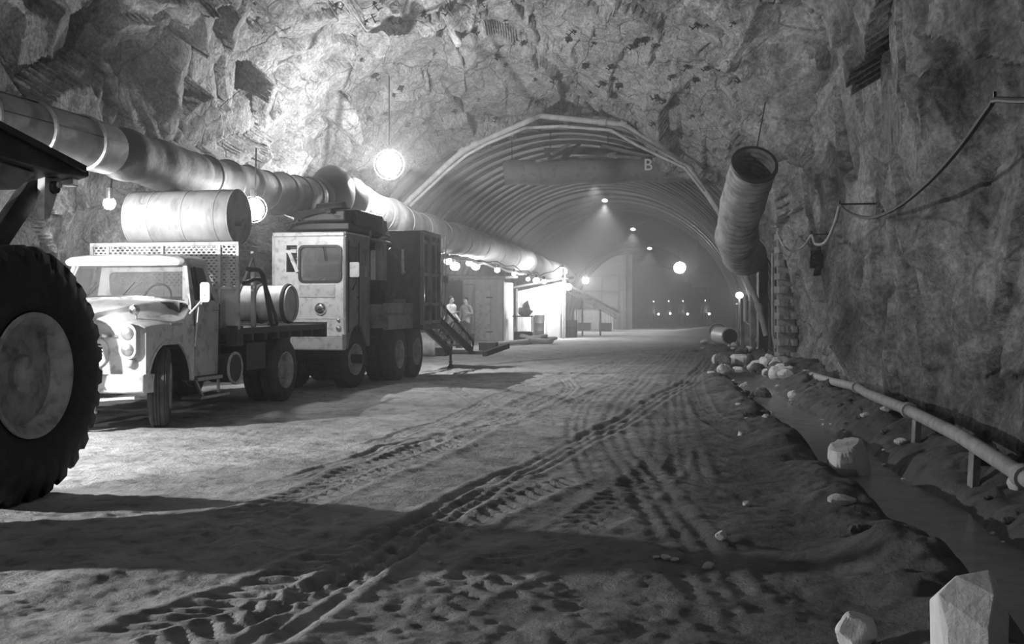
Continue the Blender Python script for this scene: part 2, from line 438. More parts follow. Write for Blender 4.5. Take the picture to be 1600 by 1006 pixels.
b.box((c.x, c.y, 4.2), (15, .4, 11), Matrix.Rotation(-TH, 3, 'Z')); tag(b.obj('wall_front', ROCKR), kind='structure')

# steel ribs of the lined tunnel
def rib(t, i):
    b = MB(); sc, a, H, n = [float(q) for q in shell_params(t)]
    phs = np.linspace(.0, PI, 44); prev = None; secs = []
    for q in phs:
        c_, s_ = math.cos(q), math.sin(q)
        ro, ri = 1.0, 1.0-.10/a
        ring = []
        for rr, dt in ((ro, -.05), (ri, -.05), (ri, .05), (ro, .05)):
            ring.append(ST(sc+a*rr*c_, t+dt, (H-(1-rr)*a)*s_ if rr != 1 else H*s_))
        secs.append(ring)
    b.loft(secs); o = b.obj('trim_%d' % (i+1), LINING if i % 3 else RIBM); tag(o, kind='structure')
i = 0; t = 31.2
while t < 104:
    if not 65.5 < t < 68: rib(t, i); i += 1
    t += 1.25 if t < 50 else 2.4

# ------------------------------------------------------------------ the muddy floor
def ditch_s(t): return np.interp(t, [0, 3, 7, 10, 16, 22, 26], [2.15, 2.05, 1.82, 1.62, 1.40, 1.18, 1.0])
TRACKS = []                                                 # (points, half width, kind)
def track(px, wd, kind, depth): TRACKS.append((np.array([[G(a, c).x, G(a, c).y] for a, c in px]), wd, kind, depth*.6))
track([(330, 1040), (560, 890), (720, 790), (900, 692), (1000, 640), (1090, 585), (1110, 560)], .17, 'rib', .05)
track([(180, 870), (430, 800), (640, 712), (820, 632), (925, 588), (980, 560)], .26, 'lug', .045)
track([(120, 1040), (330, 960), (500, 895), (640, 840), (900, 740)], .27, 'lug', .05)
track([(560, 700), (690, 655), (770, 622), (870, 588), (960, 562)], .10, 'rib', .035)
track([(430, 760), (640, 690), (760, 665), (900, 625), (1000, 585)], .12, 'rib', .035)
track([(690, 590), (740, 625), (820, 640), (890, 610), (880, 590)], .13, 'rib', .03)
track([(1180, 1010), (1010, 760), (960, 660), (1010, 590), (1060, 545)], .2, 'rib', .025)
track([(940, 760), (905, 650), (960, 595), (1030, 556)], .16, 'rib', .02)
track([(1080, 760), (1060, 660), (1060, 590), (1085, 548)], .18, 'rib', .02)
track([(1180, 700), (1100, 640), (1085, 600), (1090, 560)], .15, 'lug', .03)
track([(500, 1030), (700, 930), (980, 780), (1050, 690), (1020, 620)], .2, 'lug', .022)
def floor_z(X, Y, detail=True):
    X = np.asarray(X, float); Y = np.asarray(Y, float)
    s, t = toST(X, Y)
    z = .035*fbm(X*.35, Y*.35, X*0+.5, 3, 71)
    if detail:
        near = sstep(60, 15, Y)
        z = z+near*(.012*fbm(X*3, Y*3, X*0, 4, 72)+.005*fbm(X*14, Y*14, X*0, 3, 73))
        ridg = 1-np.abs(vnoise(X*1.6+.5*Y, Y*.35, X*0, 77)); z = z+.007*(ridg**3)*sstep(9, 14, Y)*sstep(45, 25, Y)
    sd = ditch_s(t); on = sstep(23.5, 21.5, t)
    e = s-sd+.07*fbm(t*1.3, t*0, t*0, 3, 80)
    z = z-.30*on*np.exp(-(e/.36)**4)
    bank = sstep(.25, 1.0, e)
    z = z+bank*(.20+.10*fbm(X*1.4, Y*1.4, X*0, 4, 81)+.05*facets(X*2.6, Y*2.6, X*0, 82, .7))*sstep(40, 20, t)
    z = z+on*np.exp(-((e+.62)/.33)**2)*(.12+.08*fbm(X*1.6, Y*1.6, X*0, 4, 83))
    z = z+.22*np.exp(-(((t-31)/3)**2+((s-1.3)/.8)**2))*(1+.5*fbm(X*2, Y*2, X*0, 3, 84))
    z = z+.28*np.exp(-(((t-60)/6)**2+((s-1.4)/1.4)**2))
    if detail:
        for pts, wd, kind, dep in TRACKS:
            m = (X > pts[:, 0].min()-wd*2) & (X < pts[:, 0].max()+wd*2) & (Y > pts[:, 1].min()-wd*2) & (Y < pts[:, 1].max()+wd*2)
            if not m.any(): continue
            x, y = X[m], Y[m]; best = np.full(x.shape, 9.); arc = np.zeros(x.shape); side = np.zeros(x.shape); acc = 0
            sp = np.array([[v.x, v.y] for v in spline([(p[0], p[1], 0) for p in pts], 5)])
            for a, c in zip(sp[:-1], sp[1:]):
                d = c-a; L = math.hypot(*d); 
                if L < 1e-6: continue
                u = np.clip(((x-a[0])*d[0]+(y-a[1])*d[1])/L**2, 0, 1)
                ex, ey = x-a[0]-u*d[0], y-a[1]-u*d[1]; dist = np.hypot(ex, ey); sg = np.sign(ex*d[1]-ey*d[0])
                k = dist < best; best = np.where(k, dist, best); arc = np.where(k, acc+u*L, arc); side = np.where(k, sg*dist, side); acc += L
            fade = sstep(0, .8, arc)*sstep(0, .8, acc-arc)*(.65+.35*vnoise(x*1.5, y*1.5, x*0, 90))
            inside = sstep(wd*1.12, wd*.85, best)
            rim = np.exp(-((best-wd*1.2)/(.22*wd))**2)*dep*.7
            if kind == 'rib': pat = -dep*(.5+.5*np.cos(side/wd*PI*3))
            else: pat = -dep*sstep(-.25, .35, np.sin((arc+.7*np.abs(side))*2*PI/.17))*(np.abs(side) > wd*.1)
            zz = z[m]; z[m] = zz+fade*(inside*pat+rim)
    return z
def build_floor():
    ys = [1.6]
    while ys[-1] < 114: ys.append(ys[-1]+min(max(.018, .0042*ys[-1]), .6))
    xs = np.concatenate([np.linspace(-12, -5, 120), np.linspace(-5, 5.2, 440)[1:], np.linspace(5.2, 8.5, 90)[1:], np.linspace(8.5, 24, 60)[1:]])
    ys = np.concatenate([[-3, -1, 0, .8], ys])
    Yg, Xg = np.meshgrid(ys, xs, indexing='ij')
    Z = floor_z(Xg.ravel(), Yg.ravel()).reshape(Xg.shape)
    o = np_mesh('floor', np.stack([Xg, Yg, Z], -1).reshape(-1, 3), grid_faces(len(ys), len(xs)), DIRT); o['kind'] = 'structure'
build_floor()
def fz(x, y): return float(floor_z(np.array([x]), np.array([y]), True)[0])
def onfloor(px, py, sink=0.0):                             # the ground point seen at a pixel
    p = G(px, py)
    for _ in range(6): p = G(px, py, fz(p.x, p.y))
    return Vector((p.x, p.y, fz(p.x, p.y)-sink))
def stfloor(s, t, dz=0.0):
    p = ST(s, t); p.z = fz(p.x, p.y)+dz; return p

b = MB(); secs = []
for t in np.linspace(1.5, 22.8, 60):
    sd = float(ditch_s(t)); a, c = ST(sd-.46, t, -.115), ST(sd+.46, t, -.115)
    secs.append([a, c, c-Vector((0, 0, .2)), a-Vector((0, 0, .2))])
b.loft(secs); tag(b.obj('ditch_water', WATER), 'shallow dark water lying in the ditch beside the right rock wall', 'water', kind='stuff')

# haze: dust hanging in the air of the cavern and, thicker, of the lined tunnel
def haze(name, t0, t1, dens, s0=-13, s1=4, z1=9.5):
    b = MB(); c = ST((s0+s1)/2, (t0+t1)/2)
    b.box((c.x, c.y, z1/2-.5), (s1-s0, t1-t0, z1), Matrix.Rotation(-TH, 3, 'Z'))
    m = bpy.data.materials.new(name); m.use_nodes = True; nt = m.node_tree; nt.nodes.remove(nt.nodes['Principled BSDF'])
    v = nt.nodes.new('ShaderNodeVolumeScatter'); v.inputs['Density'].default_value = dens; v.inputs['Anisotropy'].default_value = .3
    nt.links.new(v.outputs[0], nt.nodes['Material Output'].inputs['Volume'])
    o = b.obj(name, m); tag(o, 'thin dust haze hanging in the tunnel air around the lamps', 'haze', kind='stuff'); return o
haze('haze', 10, 36, .011); haze('haze', 36.01, 111, .020)
# ------------------------------------------------------------------ wheels
def tyre_mb(R, Wd, rr, lug, n=120):
    prof = [(rr, -.36*Wd), (rr+.03*R, -.46*Wd), (rr+.35*(R-rr), -.52*Wd), (rr+.65*(R-rr), -.51*Wd), (R*.955, -.44*Wd), (R*.985, -.38*Wd)]
    k = 14
    for i in range(k+1): prof.append((R, (-.34+.68*i/k)*Wd))
    prof += [(R*.985, .38*Wd), (R*.955, .44*Wd), (rr+.65*(R-rr), .51*Wd), (rr+.35*(R-rr), .52*Wd), (rr+.03*R, .46*Wd), (rr, .36*Wd)]
    def rf(j, kk, r):
        h = prof[j][1]/Wd
        if r < R*.95: return r
        if lug == 'big':
            a = (kk*30/n+abs(h)*1.4) % 1.0
            return r-(.05*R if a < .42 else 0)
        if lug == 'lug':
            a = (kk*24/n+abs(h)*.9) % 1.0
            return r-(.035*R if a < .4 else 0)
        g = (h*7.5+.5) % 1.0
        return r-(.03*R if g < .28 else 0)
    b = MB(); b.lathe(prof, (0, 0, 0), (1, 0, 0), n, rf); return b
def rim_mb(rr, Wd, deep, holes=False, hub=.3):             # outer face towards +x
    e = Wd*.47
    b = MB(); b.lathe([(rr*1.0, -e), (rr*1.04, -e), (rr*1.04, -e+.02), (rr*.93, -e+.05), (rr*.9, 0), (rr*.92, e-.06*rr-deep*.1), (rr*1.0, e-.02), (rr*1.045, e), (rr*1.04, e+.02), (rr*.98, e+.02),
              (rr*.9, e-.05*rr), (rr*.86, e-deep*.8), (rr*.84, e-deep), (rr*.5, e-deep*.85), (rr*hub*1.15, e-deep*.82), (rr*hub, e-deep*.55), (rr*hub*.8, e-deep*.5), (0.001, e-deep*.5)], (0, 0, 0), (1, 0, 0), 48)
    return b
def wheel(name, R, Wd, rr, loc, parent, lug, deep, rz=0, flip=False, tm=TYRE, rm=RIMP, bolts=8, n=120):
    t = tyre_mb(R, Wd, rr, lug, n).obj(name, tm, parent, smooth=True)
    t.location = loc; t.rotation_euler = (0, 0, rz+(PI if flip else 0))
    b = rim_mb(rr, Wd, deep); e = Wd*.47-deep*.75
    for i in range(bolts):
        a = 2*PI*i/bolts; b.cyl((e-.01, rr*.56*math.cos(a), rr*.56*math.sin(a)), (e+.05, rr*.56*math.cos(a), rr*.56*math.sin(a)), rr*.045, n=6)
    b.obj('rim', rm, t, smooth=True)
    return t

# ------------------------------------------------------------------ the big dump truck at the left edge
D = thing('dump_truck', 'huge dark dump truck with one big tyre showing at the left edge', 'truck', (0, 0, 0))
TX, TY = -3.86, 7.98                                        # big wheel, outer face at x = -3.5
def R2(x, y, z):                                            # truck-local: x outward from its right side, y along it
    a = -.19; dx, dy = x, y
    return (TX+dx*math.cos(a)-dy*math.sin(a), TY+dx*math.sin(a)+dy*math.cos(a), z)
wheel('tyre', .98, .58, .455, (TX, TY, .965), D, 'big', .12, rz=-.19, bolts=0, n=240, tm=TYRE)
wheel('tyre', .98, .58, .455, (R2(-2.3, 0, 0)[0], R2(-2.3, 0, 0)[1], .965), D, 'big', .17, rz=-.19, flip=True, n=120)
wheel('tyre', .98, .58, .455, (R2(-2.3, -6.2, 0)[0], R2(-2.3, -6.2, 0)[1], .965), D, 'big', .17, rz=-.19, flip=True, n=120)
b = MB(); b.cyl(R2(-2.1, 0, .965), R2(-.2, 0, .965), .16); b.ball(R2(-1.15, 0, .965), .33); b.obj('axle', DARK, D, smooth=True)
b = MB()
for sx in (-1.65, -.75): b.bar(R2(sx, -6.9, 1.35), R2(sx, 1.2, 1.35), .16, .36)
for yy in (-4.5, -2, .9): b.bar(R2(-1.7, yy, 1.35), R2(-.7, yy, 1.35), .2, .25)
b.obj('frame', DARK, D)
b = MB()                                                    # dump body: side, sloping floor, tail lip
def bodysec(y, ztop, zbot, xin=0): return [R2(.28+xin, y, ztop), R2(.28+xin, y, zbot), R2(-.1, y, zbot-.10), R2(-2.5, y, zbot-.10), R2(-2.85, y, zbot), R2(-2.85, y, ztop)]
b.loft([bodysec(-5.0, 3.6, 3.2), bodysec(-2.5, 3.16, 2.85), bodysec(-.4, 2.79, 2.56), bodysec(.35, 2.66, 2.52), bodysec(.72, 2.59, 2.54)])
body = b.obj('dump_body', DARK, D, bevel=.02)
b = MB(); b.cyl(R2(-2.1, -6.2, .965), R2(-.6, -6.2, .965), .14); b.obj('axle', DARK, D, smooth=True)
b = MB(); b.bar(R2(.29, -5.0, 3.58), R2(.29, .62, 2.59), .05, .05); b.obj('body_rail', BLACK, body)
b = MB(); b.loft([[R2(.22, -3.2, 2.85), R2(.22, .12, 2.50), R2(-.6, .12, 2.5), R2(-.6, -3.2, 2.85)], [R2(.12, -3.2, 2.0), R2(.16, -.02, 2.36), R2(-.6, -.02, 2.3), R2(-.6, -3.2, 1.9)]])
b.obj('fender', CREAM, D, bevel=.02)
b = MB(); b.bar(R2(.02, .42, 2.5), R2(-.1, -.05, 1.85), .10, .16); b.cyl(R2(-.08, .4, 2.42), R2(.2, .4, 2.42), .05); b.obj('hinge_arm', DARK, D, bevel=.01)
b = MB(); b.plate([[(0, 0), (.20, .02), (.17, -.10), (.06, -.32), (-.01, -.34)], oval(.11, -.06, .028, .028, 12)], lambda u, v: R2(.16, .30+u, 2.50+v), (-.06, .01, 0)); b.cyl(R2(.14, .41, 2.44), R2(.22, .41, 2.44), .025)
b.obj('hinge_bracket', OFFW, D)
b = MB(); b.box(R2(.16, .62, 2.5), (.1, .12, .09)); b.obj('tail_latch', OFFW, D, bevel=.01)
b = MB(); b.cyl(R2(-1.1, -.2, 1.4), R2(-1.1, -2.2, 2.35), .11); b.obj('hoist_cylinder', STEEL, D, smooth=True)
b = MB(); b.box(R2(-.62, -1.75, .78), (.55, .75, .95), Matrix.Rotation(-.19, 3, 'Z')); b.obj('fuel_tank', DARK, D, bevel=.04)  # unseen tank added to block the low lamp and darken a floor band

# ------------------------------------------------------------------ pale flatbed truck
TR = thing('flatbed_truck', 'pale flatbed truck with a mesh headboard, standing nose to the camera behind the big tyre', 'truck', (-5.17, 13.17, 0), -.196)
def mirrorx(pts): return pts+[(-x, z) for x, z in reversed(pts)]
# nose: loft of cross-sections from the grille back to the cowl
def nosesec(y, w_, zb, zs, zh, r):
    pts = [(w_, zb), (w_, zs-.10), (w_-.03, zs-.03), (w_-.10, zs), (w_-.24, zs+(zh-zs)*.35), (w_-.33, zh-.04), (w_-.45, zh), (.2, zh+.025)]
    return [(x, y, z) for x, z in mirrorx(pts)]
b = MB()
b.loft([nosesec(-.56, .955, 1.10, 1.215, 1.26, 0), nosesec(-.52, .985, 1.03, 1.25, 1.31, 0), nosesec(-.38, 1.0, 1.0, 1.27, 1.36, 0), nosesec(0, 1.0, 1.0, 1.29, 1.44, 0), nosesec(.4, .99, 1.0, 1.34, 1.53, 0), nosesec(.62, .97, 1.0, 1.5, 1.56, 0)])
nose = b.obj('nose', WHITE, TR, smooth=True, bevel=.012)
# front face with a lip for the grille
b = MB()
front = rrect(0, .875, 1.93, .56, .09); gr = rrect(0, .93, .98, .33, .14)
b.plate([front, gr], lambda u, v: (u, -.555-.015*math.cos(u*1.4), v), (0, .08, 0))
b.obj('front_panel', WHITE, TR, smooth=False, bevel=.012)
b = MB(); b.plate([rrect(0, .93, 1.02, .37, .16), rrect(0, .93, .90, .26, .1)], lambda u, v: (u, -.60, v), (0, .05, 0)); g1 = b.obj('grille_frame', WHITE, TR, bevel=.01)
b = MB()
for i in range(6): b.b2(-.46, .46, -.585, -.555, .822+.042*i, .84+.042*i)
b.obj('grille_bars', WHITE, g1)
b = MB(); b.b2(-.5, .5, -.50, -.47, .76, 1.09); b.obj('radiator', BLACK, g1)
for sx in (1, -1):
    b = MB(); b.plate([rrect(0, 0, .22, .42, .11, 8)], lambda u, v: (sx*.80+u, -.645, 1.06+v), (0, .08, 0)); hb = b.obj('headlight_bezel', WHITE, TR, bevel=.012)
    for zz in (1.155, .965):
        b = MB(); b.lathe([(.001, -.022), (.05, -.016), (.078, .0), (.082, .02)], (sx*.80, -.655, zz), (0, 1, 0), 24); b.obj('headlight', CHROME if sx < 0 else STEEL, hb, smooth=True)
    b = MB(); b.lathe([(.001, -.07), (.04, -.062), (.062, -.04), (.068, 0), (.07, .03)], (sx*.80, -.57, .81), (0, 1, 0), 24); b.obj('turn_signal', OFFW, TR, smooth=True)
    # fender side with round wheel arch
    pts = [(-.555, .60), (-.555, 1.14), (-.40, 1.19), (.60, 1.19), (.60, .56), (.57, .50)]
    arch = [(.0+.53*math.cos(a), .53+.53*math.sin(a)) for a in np.linspace(.0, PI, 15)]
    side = [(.62, 1.22), (-.555, 1.16), (-.555, .60)]+[(-.50, .58)]+list(reversed(arch))+[(.62, .53)]
    b = MB(); b.plate([side], lambda u, v: (sx*(.985+.012*math.sin(PI*min(max((v-.55)/.65, 0), 1))), u, v), (-sx*.05, 0, 0)); b.obj('fender', WHITE, TR, bevel=.008)
    b = MB(); b.tube([(sx*1.0, .53*math.cos(a), .53+.53*math.sin(a)) for a in np.linspace(0, PI, 20)], .018, 6); b.obj('arch_lip', WHITE, TR)
    b = MB(); b.loft([[(sx*.97, .51*math.cos(a), .53+.51*math.sin(a)), (sx*.45, .51*math.cos(a), .53+.51*math.sin(a)), (sx*.45, .5*math.cos(a), .52+.5*math.sin(a)), (sx*.97, .5*math.cos(a), .52+.5*math.sin(a))] for a in np.linspace(0, PI, 14)])
    b.obj('wheel_well', BLACK, TR)
b = MB(); b.lathe([(.001, -.05), (.045, -.045), (.062, -.02), (.065, .02), (.04, .05)], (.72, -.36, 1.43), (0, 1, 0), 24); b.b2(.705, .735, -.34, -.32, 1.3, 1.4); b.obj('marker_lamp', CHROME, TR, smooth=True)
b = MB(); b.b2(.40, .66, -.615, -.57, 1.11, 1.14); b.obj('emblem', CHROME, TR)
b = MB()                                                    # bumper
sec = lambda y, x: [(x, y, .47), (x, y+.03, .45), (x, y+.06, .47), (x, y+.06, .66), (x, y+.03, .68), (x, y, .66)]
b.loft([sec(-.48, -1.03), sec(-.62, -.99), sec(-.70, -.8), sec(-.72, 0), sec(-.70, .8), sec(-.62, .99), sec(-.48, 1.03)]); b.obj('bumper', WHITE, TR, smooth=True, bevel=.008)
b = MB(); b.loft([[(x, -.66, .36-.03*math.cos(x*3)), (x, -.5, .37), (x, -.5, .39), (x, -.66, .39-.03*math.cos(x*3))] for x in np.linspace(-.9, .9, 12)]); b.obj('bumper_valance', WHITE, TR)
b = MB(); b.cyl((.35, -.6, .38), (.35, -.6, .22), .012, n=6); b.cyl((.35, -.6, .24), (.35, -.6, .2), .03, n=8); b.obj('tow_pin', STEEL, TR)
# cab: greenhouse with real openings
zb, zt = 1.56, 2.06
def ws(u, v):                                               # windshield surface, u across -1..1, v 0..1
    return (u*(.93-.14*v), .40+.24*v+.16*abs(u)**3, zb+(zt-zb)*v-.07*abs(u)**2.5*(1-v))
b = MB(); nU = 24; vs = []; outer = [(-1+2*i/nU, 0) for i in range(nU+1)]+[(1-2*i/nU, 1) for i in range(nU+1)]
inner = [(x*.93, .10+.0*x) for x in [1-2*i/nU for i in range(nU+1)]]+[(x*.93, .90) for x in [-1+2*i/nU for i in range(nU+1)]]
b.plate([outer, inner], ws, (0, .05, -.0)); b.obj('windshield_frame', WHITE, TR)
b = MB(); n_ = 20; vv = [ws(-.95+1.9*i/n_, .07+.86*j/4) for j in range(5) for i in range(n_+1)]; b.add([(x, y+.03, z) for x, y, z in vv], [(j*(n_+1)+i, j*(n_+1)+i+1, (j+1)*(n_+1)+i+1, (j+1)*(n_+1)+i) for j in range(4) for i in range(n_)])
b.obj('windshield', GLASS, TR, smooth=True)
b = MB(); b.tube([ws(-.94+1.88*i/20, .085) for i in range(21)], .009, 6); b.tube([ws(-.94+1.88*i/20, .915) for i in range(21)], .009, 6); b.obj('windshield_gasket', CHROME, TR)
for u_, e_ in ((.1, .25), (-.5, -.3)): b = MB(); b.tube([ws(u_, .1), (e_, .44, 1.78)], .006, 5); b.obj('wiper', BLACK, TR)
for sx in (1, -1):
    def sd(u, v, sx=sx): k = max(0, (v-1.52)/.55); return (sx*(.965-.15*k), u, v)
    dr = [(.62, .56), (1.30, .56), (1.33, 1.52), (1.20, 2.05), (.72, 2.05), (.57, 1.46)]
    win = [(.68, 1.55), (1.24, 1.55), (1.15, 1.98), (.78, 1.98)]
    b = MB(); b.plate([dr, win], sd, (-sx*.05, 0, 0)); dd = b.obj('door', WHITE if sx < 0 else OFFW, TR, bevel=.008)
    b = MB(); b.plate([win], lambda u, v: (sd(u, v)[0]-sx*.02, u, v), (-sx*.006, 0, 0)); b.obj('door_glass', GLASS, dd)
    b = MB(); b.bar((sx*(.955), .84, 1.55), (sx*.85, .86, 1.99), .03, .02); b.tube([(sx*.975, .62, .57), (sx*.98, .64, 1.5)], .008, 5); b.tube([(sx*.97, 1.31, .57), (sx*.975, 1.33, 1.5)], .008, 5); b.obj('vent_bar', BLACK, dd)
    b = MB(); b.tube([(sx*.975, 1.13, 1.42), (sx*1.0, 1.15, 1.43), (sx*1.0, 1.25, 1.43), (sx*.975, 1.27, 1.42)], .012, 6); b.obj('door_handle', CHROME, dd)
    b = MB(); b.b2(sx*.99-.006, sx*.99+.006, .02, .28, 1.235, 1.262); b.obj('fender_emblem', CHROME, TR)
    b = MB(); b.b2(min(sx*.78, sx*1.02), max(sx*.78, sx*1.02), .66, 1.34, .50, .55); b.obj('sill', STEEL, TR, bevel=.008)
    b = MB(); b.b2(min(sx*.80, sx*1.08), max(sx*.80, sx*1.08), .62, 1.42, .27, .31)
    b.bar((sx*1.0, .60, .52), (sx*1.03, .74, .29), .05, .03); b.bar((sx*.95, 1.34, .52), (sx*.95, 1.34, .3), .05, .03); b.obj('running_board', STEEL, TR, bevel=.006)
    mb = MB(); mb.tube([(sx*.98, .50, 1.38), (sx*1.22, .42, 1.58)], .013, 6); mb.tube([(sx*.99, .62, .96), (sx*1.12, .48, 1.50)], .011, 6)
    mb.tube([(sx*1.16, .46, 1.50), (sx*1.24, .40, 1.62)], .012, 6)
    ma = mb.obj('mirror_arm', WHITE, TR)
    mb = MB(); mb.plate([rrect(0, 0, .13, .25, .035)], lambda u, v: (sx*1.24+u, .40, 1.65+v), (0, .03, 0)); mb.obj('mirror', WHITE, ma, bevel=.006)
b = MB(); b.b2(-.93, .93, 1.26, 1.31, .6, 1.5); b.plate([[(-.92, 1.48), (.92, 1.48), (.80, 2.06), (-.80, 2.06)], rrect(0, 1.77, 1.25, .34, .08)], lambda u, v: (u, 1.28-.08*max(0, v-1.5), v), (0, .04, 0)); b.obj('cab_back', WHITE, TR)
b = MB(); b.plate([rrect(0, 1.77, 1.27, .36, .08)], lambda u, v: (u, 1.28, v), (0, .006, 0)); b.obj('rear_glass', GLASS, TR)
def roofsec(y, k, z): return [(x*k, y, z+dz) for x, dz in mirrorx([(.83, -.02), (.86, .015), (.85, .05), (.78, .085), (.6, .105), (.2, .112)])]
b = MB(); b.loft([roofsec(.56, .93, 2.015), roofsec(.60, 1, 2.03), roofsec(.75, 1, 2.045), roofsec(1.1, 1, 2.045), roofsec(1.24, .97, 2.03), roofsec(1.28, .92, 2.0)]); b.obj('roof', WHITE, TR, smooth=True, bevel=.01)
b = MB(); b.b2(-.88, .88, .5, 1.27, .62, .68); b.b2(-.86, .86, .46, .6, 1.3, 1.52); b.obj('dashboard', DARK, TR)
b = MB(); b.b2(-.8, .8, .85, 1.2, .9, 1.1); b.b2(-.8, .8, 1.12, 1.22, 1.1, 1.6); b.obj('bench_seat', DARK, TR, bevel=.03)
b = MB(); b.tube([(.42+.19*math.cos(a), .70+.06*math.sin(a), 1.58+.18*math.sin(a)) for a in np.linspace(0, 2*PI, 25)[:-1]], .014, 8, closed=True); b.tube([(.42, .70, 1.58), (.42, .5, 1.42)], .02, 6); b.bar((.24, .70, 1.58), (.6, .70, 1.58), .02); b.obj('steering_wheel', BLACK, TR)
# running gear
wheel('front_wheel', .495, .24, .27, (.85, 0, .49), TR, 'rib', .10, rz=.46, tm=TYRED, bolts=6)
wheel('front_wheel', .495, .24, .27, (-.85, 0, .49), TR, 'rib', .10, rz=.46, flip=True, tm=TYRED, bolts=6)
for sx in (1, -1):
    wheel('rear_wheel', .49, .23, .27, (sx*.92, 3.4, .485), TR, 'rib', .10, flip=sx < 0, tm=TYRED, bolts=6)
    wheel('rear_wheel', .49, .23, .27, (sx*.64, 3.4, .485), TR, 'rib', .10, flip=sx < 0, tm=TYRED, bolts=6)
b = MB(); b.cyl((-.8, 0, .49), (.8, 0, .49), .05); b.obj('axle', DARK, TR, smooth=True)
b = MB(); b.cyl((-.8, 3.4, .49), (.8, 3.4, .49), .08); b.ball((0, 3.4, .49), .2); b.obj('axle', DARK, TR, smooth=True)
b = MB()
for sx in (.4, -.4): b.b2(sx-.04, sx+.04, -.4, 4.9, .66, .86)
for y in (-.3, .9, 2, 3, 4.6): b.b2(-.42, .42, y-.05, y+.05, .68, .84)
b.b2(-.3, .3, -.35, .5, .5, 1.1); b.b2(-.2, .2, .5, 1.3, .4, .75)
b.obj('chassis', DARK, TR)
b = MB(); b.cyl((.72, 1.62, .62), (1.06, 1.62, .62), .2); b.obj('fuel_tank', DARK, TR, smooth=True)
b = MB(); b.tube(rr3 := [(1.06, 1.62+.21*math.cos(a), .62+.21*math.sin(a)) for a in np.linspace(0, 2*PI, 17)[:-1]], .02, 6, closed=True); b.obj('tank_band', OFFW, TR)
b = MB(); b.b2(.52, 1.0, 2.1, 2.75, .55, .95); b.obj('tool_box', BLACK, TR, bevel=.01)
b = MB(); b.b2(-1.1, 1.1, 1.55, 4.9, 1.08, 1.17)
for y in np.linspace(1.7, 4.8, 8): b.b2(-1.08, 1.08, y-.04, y+.04, .98, 1.08)
for sx in (.42, -.42): b.b2(sx-.05, sx+.05, 1.55, 4.9, .86, .98)
b.b2(-1.12, 1.12, 4.86, 4.92, .95, 1.2); b.b2(.95, 1.12, 1.56, 1.75, .92, 1.2)
b.obj('bed', DARK, TR, bevel=.005)
# expanded-metal headboard
b = MB(); y0 = 1.60
for x in (-1.11, -.86, -.02, .84, 1.11): b.b2(x-.022, x+.022, y0-.02, y0+.03, 1.15, 2.34)
b.b2(-1.13, 1.13, y0-.025, y0+.035, 2.31, 2.36); b.b2(-1.11, 1.11, y0-.02, y0+.03, 1.70, 1.74); b.b2(-1.11, 1.11, y0, y0+.02, 1.17, 1.72)
hbd = b.obj('headboard', OFFW, TR, bevel=.004)
b = MB(); cx_, cz_ = .075, .038
cell = [(-cx_/2, -cz_/2), (cx_/2, -cz_/2), (cx_/2, cz_/2), (-cx_/2, cz_/2)]
for j in range(int(.58/cz_)):
    for i in range(int(2.2/cx_)+1):
        x = -1.09+cx_*(i+.5)-(cx_/2 if j % 2 else 0); z = 1.74+cz_*(j+.5)
        if x < -1.09 or x > 1.09: continue
        hx = [(-.027, 0), (-.013, -.0125), (.013, -.0125), (.027, 0), (.013, .0125), (-.013, .0125)]
        b.plate([cell, hx], lambda u, v: (x+u, y0+.01, z+v), (0, .006, 0))
b.obj('expanded_mesh', OFFW, hbd)
b = MB()                                                    # rack that carries the tank, behind the headboard
for x in (-.85, .85):
    for y in (1.85, 2.65): b.b2(x-.03, x+.03, y-.03, y+.03, 1.17, 2.32)
    b.b2(x-.04, x+.04, 1.6, 2.8, 2.28, 2.345)
    b.bar((x, 1.85, 1.3), (x, 2.65, 2.2), .03)
b.b2(-1.05, 1.05, 1.78, 1.83, 2.30, 2.36); b.b2(-1.05, 1.05, 2.68, 2.73, 2.30, 2.36)
b.obj('tank_rack', OFFW, TR)

# tank across the rack
TK = thing('water_tank', 'big pale horizontal cylinder tank lying above the cab of the flatbed truck', 'tank', TR.matrix_basis @ Vector((0, 0, 0)), -.196)
TK.location = (-5.17, 13.17, 0)
b = MB(); cc = (0, 2.25, 2.75); R_ = .40
prof = [(.001, -.86), (.2, -.85), (.34, -.83), (R_, -.80)]+[(R_, x) for x in (-.5, -.49)]+[(R_, .0), (R_, .62), (R_, .80), (R_-.012, .82), (R_-.015, .80), (.001, .80)]
b.lathe(prof, cc, (1, 0, 0), 56); tk = b.obj('tank_shell', TANKP, TK, smooth=True)
b = MB()
for x in (-.80, -.43, .1, .60, .81): b.lathe([(R_-.01, x-.014), (R_+.007, x-.010), (R_+.007, x+.010), (R_-.01, x+.014)], cc, (1, 0, 0), 56)
b.obj('tank_seam', TANKP, tk)
b = MB(); b.cyl((.80, 2.17, 2.65), (.9, 2.17, 2.65), .03); b.cyl((.88, 2.17, 2.65), (.88, 2.27, 2.72), .014); b.obj('drain_valve', STEEL, TK)
b = MB(); b.cyl((-.12, 2.25, 3.05), (-.12, 2.25, 3.28), .018, n=8); b.lathe([(.07, 0), (.08, .02), (.08, .05), (.001, .06)], (.35, 2.25, 3.09), (0, 0, 1), 20); b.obj('filler_cap', DARK, TK)
